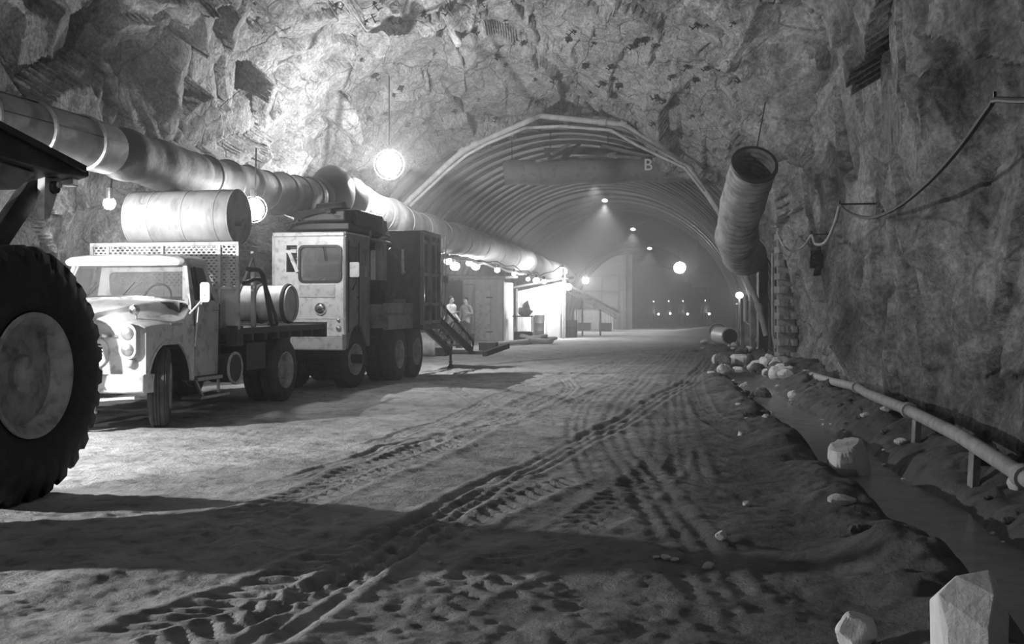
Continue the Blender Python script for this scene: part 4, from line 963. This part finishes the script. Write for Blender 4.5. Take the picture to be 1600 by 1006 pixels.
o, pts, rs = duct('ventilation_duct', 0, [ST(-7.42, t, z) for t, z in ((12.6, 3.50), (15, 3.47), (17.5, 3.50), (19.8, 3.6), (20.8, 3.7), (22.0, 3.8))], (.32, .42), DUCTD, wob=.08, seed=4)
tag(o, 'soiled flexible duct joint with shade put into its dark colour, above the cab of the crane vehicle', 'duct')
for i in range(30, len(pts), 8):
    d = (pts[min(i+1, len(pts)-1)]-pts[i-1]).normalized(); b = MB(); b.lathe([(rs[i]*.98, -.02), (rs[i]+.02, 0), (rs[i]*.98, .02)], pts[i], d, 32); b.obj('hoop', DARK, o)
b = MB(); b.ball(ST(-7.25, 20.9, 3.80), .60, 24, 16, (.8, .8, .95)); b.ball(ST(-7.15, 21.5, 3.75), .5, 20, 14, (1, .9, .95)); 
o2 = b.obj('duct_fan', BLACK, smooth=True); tag(o2, 'dark bulging fan housing where the soiled, shade-toned duct meets the white canvas duct', 'fan')
o, pts, rs = duct('canvas_duct', 0, [ST(-7.42, 22.1, 3.82), ST(-7.3, 25, 3.62), ST(-7.2, 29, 3.52), ST(-7.2, 35, 3.55), ST(-7.2, 42, 3.45), ST(-7.25, 50, 3.4), ST(-7.3, 58, 3.3), ST(-7.3, 64.5, 3.2)], (.45, .52), DUCTF, wob=.11, seed=11)
tag(o, 'long bright canvas ventilation duct sagging along the left wall into the tunnel', 'duct')
for i in range(9, len(pts), 12):
    d = (pts[min(i+1, len(pts)-1)]-pts[i-1]).normalized(); b = MB(); b.lathe([(rs[i]*.98, -.03), (rs[i]+.015, 0), (rs[i]*.98, .03)], pts[i], d, 30); b.obj('hoop', OFFW, o)
b = MB(); b.tube([pts[i]+Vector((.1, 0, -.62+.04*math.sin(i))) for i in range(0, len(pts), 4)], .05, 8); tag(b.obj('service_pipe', PIPEM), 'slim pipe running just under the long canvas duct', 'pipe')
# corrugated duct hanging on the right, open end towards the camera
path = spline([P(1179, 257, 18.9), P(1166, 298, 19.5), P(1154, 345, 20.3), P(1152, 378, 21.1), P(1160, 397, 21.9), P(1168, 400, 22.7)], 44)
rs = [.40*(1+.035*math.cos(i*2*PI/7))*(1+.05*fbm(np.array([i*.05]), np.array([0.]), np.array([0.]), 3, 50)[0]) for i in range(len(path))]
b = MB(); b.tube(path, rs, 48, caps=False); b.tube(path, [r*.93 for r in rs], 48, caps=False); o = b.obj('flexible_duct', mat('duct_cloth', .30, .75, var=.25, scale=3, bump=.35, bscale=9, spots=(.4, 4)), smooth=True)
tag(o, 'ribbed flexible duct with open black mouth hanging on the right wall', 'duct')
d = (path[0]-path[1]).normalized(); b = MB(); b.lathe([(.37, -.05), (.42, -.04), (.425, 0), (.42, .03), (.36, .03)], path[0], d, 44); b.obj('mouth_ring', DARK, o)
b = MB()
for k in (30, 110):
    b.tube([path[k]+Vector((.1, 0, .38)), path[k]+Vector((.35, .2, 1.5))], .012, 5)
b.obj('hanger_wire', RUBBER, o)
# lettered duct across the tunnel crown
A, C_ = P(787, 271, 33), P(1092, 263, 33)
b = MB(); pp = [A.lerp(C_, i/30)+Vector((0, 0, .03*math.sin(i*.7))) for i in range(31)]; b.tube(pp, [.385*(1+.02*math.sin(i*2.1)) for i in range(31)], 36); o = b.obj('lettered_duct', DUCTG, smooth=True)
tag(o, 'grey duct crossing high in the tunnel, marked with a white letter B', 'duct')
cu = bpy.data.curves.new('letter', 'FONT'); cu.body = 'B'; cu.size = .50; cu.extrude = .004; cu.align_x = 'CENTER'; cu.align_y = 'CENTER'; cu.offset = .006
lt = bpy.data.objects.new('painted_letter', cu); COL.objects.link(lt); bpy.context.evaluated_depsgraph_get().update()
lm = bpy.data.meshes.new_from_object(lt.evaluated_get(bpy.context.evaluated_depsgraph_get())); bpy.data.objects.remove(lt); lm.materials.clear(); lm.materials.append(mat('chalk', .85, .8, var=.05))
lt = bpy.data.objects.new('painted_letter', lm); COL.objects.link(lt); lt.parent = o
lt.location = P(1010, 260, 33)+Vector((0, -.42, -.02)); lt.rotation_euler = (PI/2, 0, 0)
b = MB()
for x in (800, 860, 950, 1040): b.cyl(P(x, 252, 33), P(x, 205, 33), .015, n=5)
b.obj('hanger_rod', RUBBER, o)
PL = [((858, 248), (905, 226), 30.6), ((862, 240), (890, 225), 31.1), ((905, 246), (960, 240), 31.6), ((915, 236), (975, 232), 32.0), ((940, 228), (1012, 244), 31.6), ((950, 243), (1000, 247), 31.2), ((880, 250), (892, 232), 30.8), ((975, 236), (1030, 250), 32.4), ((840, 252), (880, 244), 31.4)]
for i, (a, c, Y) in enumerate(PL):
    b = MB(); b.bar(P(a[0], a[1], Y), P(c[0], c[1], Y+.4), .12 if i % 2 else .2, .06); tag(b.obj('plank', TIMBER if i % 3 else DARK), 'loose timber plank jammed above the lettered duct', 'plank', 'planks jammed above the lettered duct')
b = MB(); b.bar(P(850, 236, 32.4), P(1060, 238, 32.4), .3, .16); tag(b.obj('platform_beam', DARK), 'dark timber staging beam in the tunnel crown above the lettered duct', 'beam')
# pipes following the rock arch
b = MB(); q = [(566, 395), (640, 312), (700, 256), (722, 237), (742, 226), (843, 181), (941, 191), (973, 194), (1051, 244), (1078, 263), (1125, 333), (1165, 430), (1186, 480), (1197, 524)]
b.tube([P(x, y, 28.3) for x, y in q], .078, 14); o = b.obj('arch_pipe', PIPEM, smooth=True); tag(o, 'thick pipe bent in straight lengths around the rim of the tunnel arch', 'pipe')
for x, y in ((722, 237), (742, 226), (973, 194), (1078, 263), (1186, 480), (941, 191), (1062, 252)):
    i = q.index((x, y)) if (x, y) in q else 8; a = P(x, y, 28.3); dd = (P(*q[min(i+1, len(q)-1)], 28.3)-P(*q[i-1], 28.3)).normalized()
    b = MB(); b.cyl(a-dd*.09, a+dd*.09, .105, n=16); b.obj('coupling', PIPEM, o, smooth=True)
b = MB(); b.tube([P(x, y, 27.9) for x, y in ((640, 322), (700, 266), (728, 243), (760, 225), (820, 200), (875, 197), (954, 203), (996, 227), (1070, 262), (1100, 300))], .042, 10); tag(b.obj('arch_pipe', PIPEM, smooth=True), 'thinner pipe running just inside the thick pipe around the tunnel arch', 'pipe')

# ------------------------------------------------------------------ sheds and gear on the left of the tunnel mouth
RZT = -TH
S = thing('shed', 'pale wooden shed with a split door left of the canvas wall', 'shed', onfloor(787, 533), RZT)   # origin: front right corner
b = MB(); b.plate([[(-1.70, 0), (0, 0), (0, 2.50), (-1.70, 2.50)], [(-1.18, .05), (-.54, .05), (-.54, 2.05), (-1.18, 2.05)]], lambda u, v: (u, 0, v), (0, .06, 0)); b.b2(-.06, 0, 0, 2.4, 0, 2.4); b.b2(-1.7, -1.64, 0, 2.4, 0, 2.4); b.b2(-1.7, 0, 2.34, 2.4, 0, 2.4); b.obj('shed_wall', WOOD, S)
b = MB(); b.b2(-1.17, -.55, -.02, .02, .06, 2.04); dd = b.obj('door', OFFW, S); b = MB()
for z in (.35, 1.75): b.b2(-.72, -.45, -.03, -.015, z, z+.05)
b.obj('hinge', BLACK, dd)
b = MB(); b.b2(-.56, -.54, -.02, .0, .05, 2.3); b.b2(-1.2, -1.18, -.02, 0, .05, 2.3); b.b2(-1.72, -1.20, -.04, -.01, 2.28, 2.32); b.bar((-1.2, -.05, 2.3), (-1.34, -.25, .3), .05); b.obj('door_frame', TIMBER, S)
b = MB(); b.loft([[(-2.9, -.45, 2.55), (.15, -.45, 2.52), (.15, 2.7, 2.62), (-2.9, 2.7, 2.7)], [(-2.9, -.45, 2.65), (.15, -.45, 2.62), (.15, 2.7, 2.72), (-2.9, 2.7, 2.8)]]); b.obj('roof', TIMBER, S)
b = MB(); b.b2(-2.8, -1.75, 1.3, 1.36, 0, 2.5); b.b2(-2.85, -2.75, .0, .1, 0, 2.5); b.b2(-2.8, -1.75, 1.1, 1.3, 1.2, 1.26); b.obj('side_wall', DARK, S)
CW = thing('canvas_shed', 'brightly lit pale canvas and board wall of the second shed', 'shed', onfloor(806, 529), RZT)
b = MB(); b.loft([[(0+2.0*i/12, .1+.03*math.sin(i*2.2), 0) for i in (0,)][0:1]+[(0, .1, 0)] for i in (0,)]) if 0 else None
def canvas(i, j): u, v = i/16, j/8; return (2.15*u, .08+.05*math.sin(i*1.7)*math.sin(v*PI)+.03*math.sin(j*1.3+i), .02+v*(2.05+.45*u))
b.add([canvas(i, j) for j in range(9) for i in range(17)]+[Vector(canvas(i, j))+Vector((0, .03, 0)) for j in range(9) for i in range(17)],
      [(j*17+i, j*17+i+1, (j+1)*17+i+1, (j+1)*17+i) for j in range(8) for i in range(16)]+[(153+j*17+i, 153+j*17+i+1, 153+(j+1)*17+i+1, 153+(j+1)*17+i) for j in range(8) for i in range(16)])
b.obj('canvas', CLOTHW, CW, smooth=True)
b = MB(); b.b2(1.35, 2.0, -.06, 0, 0, 1.15); b.b2(1.33, 2.02, -.08, -.05, 1.1, 1.16); b.obj('board_panel', WOOD, CW)
b = MB(); b.b2(2.10, 2.2, -.05, .05, 0, 2.75); b.b2(1.95, 1.99, -.1, -.06, 0, 2.5); b.b2(0, .08, 0, .08, 0, 2.2); b.obj('wall_post', TIMBER, CW)
b = MB(); b.loft([[(-.1, -.5, 2.2), (2.3, -.5, 2.62), (2.3, 2.6, 2.7), (-.1, 2.6, 2.3)], [(-.1, -.5, 2.28), (2.3, -.5, 2.70), (2.3, 2.6, 2.8), (-.1, 2.6, 2.4)]]); b.obj('roof', TIMBER, CW)
b = MB(); b.cyl(onfloor(880, 529, .05), P(880, 419, 45.8), .05, n=8); tag(b.obj('lamp_post', TIMBER), 'tall slim post carrying two glaring bulbs right of the canvas wall', 'post')
T = thing('bench', 'rough work bench heaped with gear before the canvas wall', 'bench', onfloor(819, 532), RZT)
b = MB(); b.b2(-.45, .40, -.3, .3, .98, 1.03); b.obj('bench_top', DARK, T); 
for x in (-.4, .34):
    for y in (-.25, .25): b = MB(); b.b2(x, x+.05, y-.03, y+.03, 0, .98); b.obj('leg', TIMBER, T)
b = MB(); rock_mesh(b, (0, 0, .2), (.75, .45, .4), 5); rock_mesh(b, (.05, 0, .42), (.35, .3, .4), 6); o = b.obj('tool_bundle', CREAM, None, loc=T.location+Vector((.05, 0, 1.03))); tag(o, 'grey heap of tools and sacking on the work bench', 'tool bundle')
def drum(label, loc, r, h, m, hoops=True, cat='drum', name='oil_drum'):
    T = thing(name, label, cat, loc); b = MB(); pr = [(.001, 0), (r, 0)]
    for k in (.33, .66): pr += [(r, h*k-.02), (r*1.04, h*k), (r, h*k+.02)] if hoops else []
    pr += [(r, h), (r*1.03, h+.01), (r*.96, h+.02), (r*.95, h-.02), (.001, h-.02)]
    b.lathe(pr, (0, 0, 0), (0, 0, 1), 28); b.obj('drum_body', m, T, smooth=True); return T
T = drum('tall dark bin with clutter on top right of the work bench', onfloor(843, 528), .29, 1.0, DARK)
b = MB(); b.cyl((.12, 0, .98), (.2, 0, 1.35), .04, n=8); b.bar((-.2, 0, 1.0), (.2, .05, 1.06), .08); b.obj('clutter', DARK, T)
drum('dark round tub on the ground under the work bench', onfloor(818, 536), .36, .42, DARK, False, 'tub', 'wash_tub')
drum('dark bucket standing before the shed door', onfloor(733, 539), .2, .4, DARK, False, 'bucket', 'bucket')
drum('small dark drum at the foot of the tall lamp post', onfloor(892, 527), .28, .75, DARK)
b = MB(); a = onfloor(776, 542)+Vector((0, 0, .09)); c = onfloor(832, 537)+Vector((0, 0, .12)); b.cyl(a, c, .085, n=14); tag(b.obj('hose_pipe', PIPEM, smooth=True), 'straight pale pipe lying on the ground behind the rear platform', 'pipe')
for i, (cx_, rx, ry, k) in enumerate(((838, .55, .28, .0), (846, .5, .4, .6), (834, .42, .22, 1.4))):
    g = onfloor(cx_, 537); b = MB(); b.tube([g+Vector((rx*math.cos(a)+.1*math.sin(3*a), ry*math.sin(a), .07+.10*(i+.35*math.sin(2*a+k)))) for a in np.linspace(0, 2*PI, 40)[:-1]], .06, 8, closed=True)
    tag(b.obj('coiled_hose', PIPEM, smooth=True), ('lowest', 'middle', 'topmost')[i]+' loop of the pale hose heap before the canvas wall', 'hose', 'heap of pale hose loops')
b = MB(); b.lathe([(.001, 0), (.33, .0), (.335, .03), (.335, .95), (.33, 1.0), (.001, 1.0)], (0, 0, 0), (1, 0, 0), 36); o = b.obj('white_drum', TANKP, smooth=True, loc=onfloor(640, 556)+Vector((-.25, 0, .33))); tag(o, 'white drum lying on its side behind the rear wheels of the crane vehicle', 'drum')
b = MB(); b.lathe([(.33, .3), (.345, .32), (.345, .36), (.33, .38)], (0, 0, 0), (1, 0, 0), 36); b.obj('drum_hoop', OFFW, o)
# chute, canopy and picket front further in
b = MB(); a, c = P(886, 450, 50), P(966, 494, 50); b.bar(a, c, .7, .30); o = b.obj('chute', OFFW); tag(o, 'slanting pale chute running down from the lamp post towards the formwork', 'chute')
b = MB(); b.bar(a+Vector((0, -.4, .18)), c+Vector((0, -.4, .18)), .06, .1); b.obj('chute_rail', STEEL, o)
for u in (.3, .65):
    m = a.lerp(c, u); b = MB(); b.bar((m.x, m.y, m.z-.1), (m.x, m.y, fz(m.x, m.y)-.02), .08); b.obj('leg', TIMBER, o)
T = thing('picket_stand', 'low stand fronted by white vertical slats in front of the formwork', 'stand', onfloor(928, 517), RZT)
b = MB(); b.b2(-1.1, 1.05, -.02, .6, 1.12, 1.18); b.obj('stand_top', TIMBER, T)
for x in (-1.08, 1.0):
    b = MB(); b.b2(x, x+.06, 0, .06, 0, 1.12); b.obj('leg', WHITE, T)
for i in range(21):
    x = -.95+.095*i; b = MB(); b.b2(x, x+.045, -.03, -.01, .45-(.35 if 8 < i < 13 else 0), 1.12); b.obj('picket', WHITE, T)
for i, x in enumerate((-.9, .3)):
    b = MB(); b.b2(0, .65, 0, .5, 0, .44); b.b2(-.02, .67, -.02, 0, .3, .36); o = b.obj('crate', DARK, None, loc=T.matrix_basis @ Vector((0, 0, 0)), rz=RZT); v_ = Matrix.Rotation(RZT, 3, 'Z') @ Vector((x, .25, 0)); o.location = T.location+v_; tag(o, ('left', 'right')[i]+' dark crate behind the white slatted stand', 'crate')
# pale formwork bulkhead filling the left of the inner ring
Yf = 62; FW = thing('formwork', 'pale boarded formwork bulkhead with a curved top left of the inner tunnel', 'formwork')
def fwp(px, py): return P(px, py, Yf)
pts = [(912, 519), (912, 446), (925, 428), (940, 413), (955, 403), (966, 399), (977, 399), (977, 519)]
b = MB(); b.plate([pts], lambda u, v: fwp(u, v), (0, .25, 0)); b.obj('board_face', mat('formboards', .34, .7, var=.2, scale=2, stretch=(.3, 1, 6)), FW)
b = MB()
for (a, c) in (((912, 432), (978, 430)), ((912, 434), (912, 519)), ((941, 434), (940, 519)), ((968, 434), (968, 519)), ((976, 399), (976, 519)), ((914, 455), (968, 455)), ((914, 480), (968, 480))): b.bar(fwp(*a)-Vector((0, .06, 0)), fwp(*c)-Vector((0, .06, 0)), .14, .1)
b.obj('formwork_strut', TIMBER, FW)
b = MB(); c_ = P(982, 460, 62.3); b.b2(c_.x-.22, c_.x+.22, c_.y, c_.y+.5, -.1, P(982, 398, 62).z); tag(b.obj('concrete_pier', CREAM), 'dark upright pier at the right edge of the pale formwork', 'pier')
b = MB(); c_ = P(1092, 436, 62); b.cyl(c_+Vector((-.75, 0, .2)), c_+Vector((.75, .4, 0)), .42, n=24); b.b2(c_.x-.5, c_.x+.9, c_.y-.3, c_.y+.3, c_.z-.5, c_.z+.2); o = b.obj('hanging_fan', BLACK, bevel=.03); tag(o, 'dark fan unit hanging right of the distant glaring lamp', 'fan')
b = MB(); b.cyl(c_+Vector((0, .2, .3)), c_+Vector((0, .2, 2.6)), .04, n=6); b.obj('hanger_rod', RUBBER, o)

# ------------------------------------------------------------------ right-hand side gear
g = onfloor(1141, 540); T = thing('culvert_pipe', 'short pale concrete pipe with black open mouth lying by the right wall', 'pipe', g+Vector((0, 0, .0)))
b = MB(); d = Vector((-.12, 1.0, 0)).normalized(); b.lathe([(.27, 0), (.32, 0), (.325, .05), (.32, 1.3), (.001, 1.3)], (0, 0, .32), d, 36); sh_ = b.obj('pipe_shell', WHITE, T, smooth=True)
b = MB(); b.lathe([(.275, .0), (.262, .01), (.262, 1.25), (.001, 1.25)], (0, 0, .32), d, 36); b.obj('shade_black_bore', BLACK, sh_, smooth=True)  # bore coloured black to stand for the shade inside the pipe
g = onfloor(1122, 531); T = thing('culvert_pipe', 'dark pipe end half behind the pale concrete pipe', 'pipe', g)
b = MB(); d = Vector((.2, 1.0, 0)).normalized(); b.lathe([(.30, 0), (.36, 0), (.36, 1.2), (.30, 1.2), (.30, 0)], (0, 0, .34), d, 32); b.obj('pipe_shell', DARK, T, smooth=True)
def Wp(px, py, s=2.3):                                     # point on the plane of the right wall seen at a pixel
    k = (px-800)/F; t = s*(CS+k*SN)/(k*CS-SN); p = ST(s, t); p.z = CH-(py-HZ)*p.y/F; return p
q = [(1197, 546), (1207, 554), (1230, 570), (1262, 584), (1300, 596), (1340, 605), (1356, 615), (1420, 641), (1500, 681), (1600, 745), (1720, 818)]
pts = [Wp(x, y) for x, y in q]; b = MB(); b.tube(pts, .062, 14); o = b.obj('water_pipe', PIPEM, smooth=True); tag(o, 'long pale pipe running along the foot of the right rock wall', 'pipe')
for i in (3, 5, 7, 9): b = MB(); d = (pts[i+1]-pts[i-1]).normalized(); b.cyl(pts[i]-d*.06, pts[i]+d*.06, .085, n=16); b.obj('coupling', PIPEM, o, smooth=True)
for i, (x, y) in enumerate(((1232, 571), (1358, 617), (1430, 646), (1520, 694))):
    p = Wp(x, y); b = MB(); z0 = fz(p.x, p.y)-.1; b.bar((p.x, p.y, z0), (p.x+.02, p.y, p.z-.03), .10, .06); tag(b.obj('pipe_prop', TIMBER), ('first', 'second', 'third', 'nearest')[i]+' short timber prop under the pale pipe, counted from the tunnel', 'prop')
def cable(name, label, px, r, m, s=2.3, cat='cable'):
    b = MB(); b.tube(spline([Wp(x, y, s) for x, y in px], 8), r, 8); return tag(b.obj(name, m, smooth=True), label, cat)
cable('power_cable', 'black cable swagged across the right rock wall towards the camera', [(1700, 150), (1600, 157), (1556, 156), (1545, 168), (1500, 230), (1450, 285), (1400, 325), (1360, 340), (1330, 334), (1312, 321)], .022, RUBBER, 2.2)
cable('power_cable', 'cable drooping in two loops below the black swag on the right wall', [(1312, 321), (1304, 350), (1290, 378), (1274, 381), (1268, 368), (1255, 385), (1235, 392), (1222, 380), (1214, 362)], .024, CABLE, 2.05)
for i, (x, y) in enumerate(((1312, 319), (1268, 366), (1554, 156))):
    p = Wp(x, y, 2.2); b = MB(); b.bar(p+Vector((.5, -.08, .0)), p, .025); b.bar(p, p+Vector((0, 0, .06)), .02); tag(b.obj('cable_hook', DARK), 'iron hook carrying the cable at the '+('meeting point of swag and loops', 'low point between the two loops', 'high corner near the camera'), 'hook') if 0 else tag(b.obj('cable_hook', DARK), 'iron hook in the rock carrying the cable, '+('where swag and loops meet', 'between the two small loops', 'at the high corner near the camera')[i], 'hook')
for i, (px, y0, y1, Y, w_) in enumerate(((1191, 382, 548, 30.2, .26), (1213, 385, 560, 29.0, .12), (1176, 470, 535, 32, .14), (1160, 468, 520, 34, .12))):
    g = P(px, y1, Y); g.z = fz(g.x, g.y)-.05; tp = P(px, y0, Y); b = MB(); b.bar(g, tp, w_, w_); tag(b.obj('timber_post', TIMBER if i else DARK), ('wide dark post beside the sloping foot of the arch pipe', 'slim post left of the stacked timber crib', 'short post under the ribbed duct', 'short post right of the post lamp')[i], 'post')
b = MB(); b.tube([P(1207, 395, 28.2), P(1207, 520, 28.2), P(1212, 545, 28.0)], .035, 8); tag(b.obj('standpipe', PIPEM, smooth=True), 'thin pale vertical pipe beside the timber crib', 'pipe')
b = MB(); b.tube(spline([P(1168, 470, 33.5), P(1166, 500, 33.5), P(1174, 510, 33), P(1178, 540, 33)]), .04, 8); tag(b.obj('hanging_hose', CABLE, smooth=True), 'pale hose hanging between the short posts', 'hose')
b = MB(); b.lathe([(.06, 0), (.07, .05), (.07, .8), (.05, .85)], P(1165, 503, 33.2), (0, 0, 1), 14); tag(b.obj('pale_cylinder', OFFW), 'pale upright cylinder fixed between the short posts', 'cylinder')
CR = thing('timber_crib', 'tall stack of alternating timber blocks against the right wall', 'timber crib', (0, 0, 0))
bs = P(1226, 578, 26.5); bs.z = fz(bs.x, bs.y)-.05; k = 0; z = bs.z
while z < 4.3:
    b = MB(); 
    if k % 2: b.box((bs.x+.03, bs.y, z+.08), (.42, .14, .16)); b.obj('crib_block', TIMBER, CR)
    else:
        b.box((bs.x-.14, bs.y, z+.08), (.12, .5, .16)); b.obj('crib_block', TIMBER, CR); b = MB(); b.box((bs.x+.2, bs.y, z+.08), (.12, .5, .16)); b.obj('crib_block', TIMBER, CR)
    z += .165; k += 1
b = MB(); b.bar(P(1206, 553, 25.5), P(1217, 602, 25), .05); 
g = P(1190, 515, 28); b.lathe([(.07, 0), (.13, .08), (.13, .2), (.06, .4)], (g.x, g.y, g.z-.9), (.2, 0, 1), 16); tag(b.obj('pipe_valve', DARK), 'dark valve where the arch pipe meets the ground pipe', 'valve')

# ------------------------------------------------------------------ stones
def stone(px, py, dims, seed, label, m=STONE, sink=.25, grp=None, nn=14, rz=None, name='stone'):
    g = onfloor(px, py); b = MB(); rock_mesh(b, (0, 0, 0), dims, seed, n=nn); o = b.obj(name, m, loc=(g.x, g.y, g.z+dims[2]*(.5-sink)), rz=seed*1.3 if rz is None else rz)
    return tag(o, label, 'stone', grp)
def bigstone():                                            # pale angular boulder at the lower right, ridge down its front
    g = onfloor(1522, 1060); g.x += .0; k = g.y/F
    z0 = g.z-.04
    V = [(-20, 20, 172), (35, 25, 180), (47, 30, 168), (-57, 0, 148), (-47, -14, 100), (-40, -14, 20), (18, -32, 155), (2, -46, 105), (12, -44, 60), (0, -42, 8), (53, -5, 115), (50, 0, 30), (-42, 70, 120), (45, 80, 150), (42, 80, 10), (-40, 70, 10)]
    me = bpy.data.meshes.new('boulder'); import bmesh
    bm = bmesh.new()
    for x, y, z in V: bm.verts.new((x*k, y*k, z*k))
    for x, y in ((-42, -12), (50, -5), (44, 80), (-40, 70), (0, -40)): bm.verts.new((x*k, y*k, -.03))
    bmesh.ops.convex_hull(bm, input=bm.verts); 
    for v in [v for v in bm.verts if not v.link_faces]: bm.verts.remove(v)
    bm.to_mesh(me); bm.free(); me.materials.append(STONE); o = bpy.data.objects.new('boulder', me); COL.objects.link(o); o.location = (g.x, g.y, z0)
    bv = o.modifiers.new('bevel', 'BEVEL'); bv.width = .008; bv.segments = 2
    tag(o, 'large pale angular boulder with a sharp front ridge at the lower right corner', 'boulder')
bigstone()
stone(1338, 1010, (.20, .17, .17), 3, 'fist-sized pale stone left of the large angular boulder', sink=.12, nn=18)
stone(1326, 688, (.50, .4, .62), 8, 'pale upright stone on the ditch bank below the pipe', sink=.1, nn=18, name='boulder')
stone(1127, 842, (.085, .08, .07), 11, 'small pale stone, upper one of the pair in the dark mud')
stone(1107, 888, (.09, .07, .05), 13, 'small pale flat stone, lower one of the pair in the dark mud')
for i, (x, y, d) in enumerate(((1026, 872, .04), (1040, 874, .06), (1054, 876, .045))): stone(x, y, (d*1.3, d, d*.7), 20+i, ('left', 'middle', 'right')[i]+' pale crumb of the little row of three in the mud', nn=8)
stone(1200, 656, (.33, .2, .16), 16, 'pale flat stone on the near bank at the bend of the ditch')
stone(1167, 790, (.07, .05, .05), 17, 'lone small stone in the mud left of the ditch')
stone(1158, 680, (.12, .1, .08), 18, 'small stone on the left ditch bank below the rubble')
stone(1240, 612, (.2, .18, .15), 19, 'stone on the far ditch bank near the rubble', sink=.3)
stone(1590, 770, (.16, .13, .14), 21, 'pale stone beneath the pipe at the right edge')
stone(688, 880, (.03, .03, .025), 22, 'tiny white pebble on the open ground left of centre', nn=8)
rnd = random.Random(5)
for i in range(46):
    px = rnd.uniform(1118, 1232); py = 570+rnd.uniform(-8, 18)+(px-1118)*.10; d = rnd.choice((.14, .2, .26, .34, .42))
    stone(px, py, (d*rnd.uniform(.8, 1.3), d*rnd.uniform(.8, 1.2), d*rnd.uniform(.6, 1)), 100+i, 'broken rock in the rubble heap at the head of the ditch', STONE if rnd.random() < .62 else DARKSTONE, .2, 'rubble at the head of the ditch', 9)
for i in range(18):
    px = rnd.uniform(1080, 1190); py = rnd.uniform(532, 553); d = rnd.uniform(.12, .35)
    stone(px, py, (d*1.2, d, d*.7), 200+i, 'broken rock scattered around the culvert pipes', STONE if rnd.random() < .6 else DARKSTONE, .2, 'rocks around the culvert pipes', 8)
for i in range(40):
    t = rnd.uniform(6, 26); s = float(ditch_s(t))+rnd.choice((rnd.uniform(.38, .9), rnd.uniform(-.75, -.4))); p = ST(s, t); d = rnd.uniform(.04, .15); b = MB(); rock_mesh(b, (0, 0, 0), (d*1.3, d, d*.7), 300+i, n=7)
    o = b.obj('stone', DARKSTONE if rnd.random() < .6 else STONE, loc=(p.x, p.y, fz(p.x, p.y)+d*.15)); tag(o, 'loose stone in the dirt along the ditch banks', 'stone', 'loose stones along the ditch')
for i in range(60):
    t = 4.5+i*.26; s = float(ditch_s(t))+.33+.03*math.sin(i*2.1); p = ST(s, t); d = rnd.uniform(.02, .05); b = MB(); rock_mesh(b, (0, 0, 0), (d*1.4, d, d*.8), 400+i, n=5)
    o = b.obj('pebble', STONE, loc=(p.x, p.y, max(fz(p.x, p.y), -.165)+d*.2)); tag(o, 'pale pebble of the thin line along the water edge', 'pebble', 'pebbles along the water edge')

# ------------------------------------------------------------------ rock bolts in the roof
rnd = random.Random(9)
bb = MB(); bb.cyl((0, 0, -.1), (0, 0, .16), .014, n=6); bb.box((0, 0, .03), (.15, .15, .012)); bb.bar((-.02, 0, .12), (.1, .03, .15), .02)
proto = bb.obj('rock_bolt', DARK); n_b = 0
while n_b < 185:
    t = rnd.uniform(13, 29.6); ph = rnd.uniform(.78, 2.35)
    if rnd.random() > (.35+.65*(t-13)/16): continue
    s, z = shell_point(np.array([t, t+.1, t]), np.array([ph, ph, ph+.02])); a, u_, v_ = ST(float(s[0]), t, float(z[0])), ST(float(s[1]), t+.1, float(z[1])), ST(float(s[2]), t, float(z[2]))
    nrm = (u_-a).cross(v_-a).normalized(); c = ST(-3.5, t, 2.5)
    if nrm.dot(c-a) < 0: nrm = -nrm
    nrm = (nrm+.6*(c-a).normalized()).normalized()
    o = proto if n_b == 0 else proto.copy()
    if n_b: COL.objects.link(o)
    o.location = a+nrm*.02; o.rotation_euler = (nrm+Vector((rnd.uniform(-.3, .3), rnd.uniform(-.3, .3), rnd.uniform(-.3, .3)))).to_track_quat('Z', 'X').to_euler(); sc_ = rnd.uniform(.55, 1.15); o.scale = (sc_,)*3
    tag(o, 'short black rock bolt stub sticking out of the lit roof rock', 'rock bolt', 'rock bolts in the roof'); n_b += 1
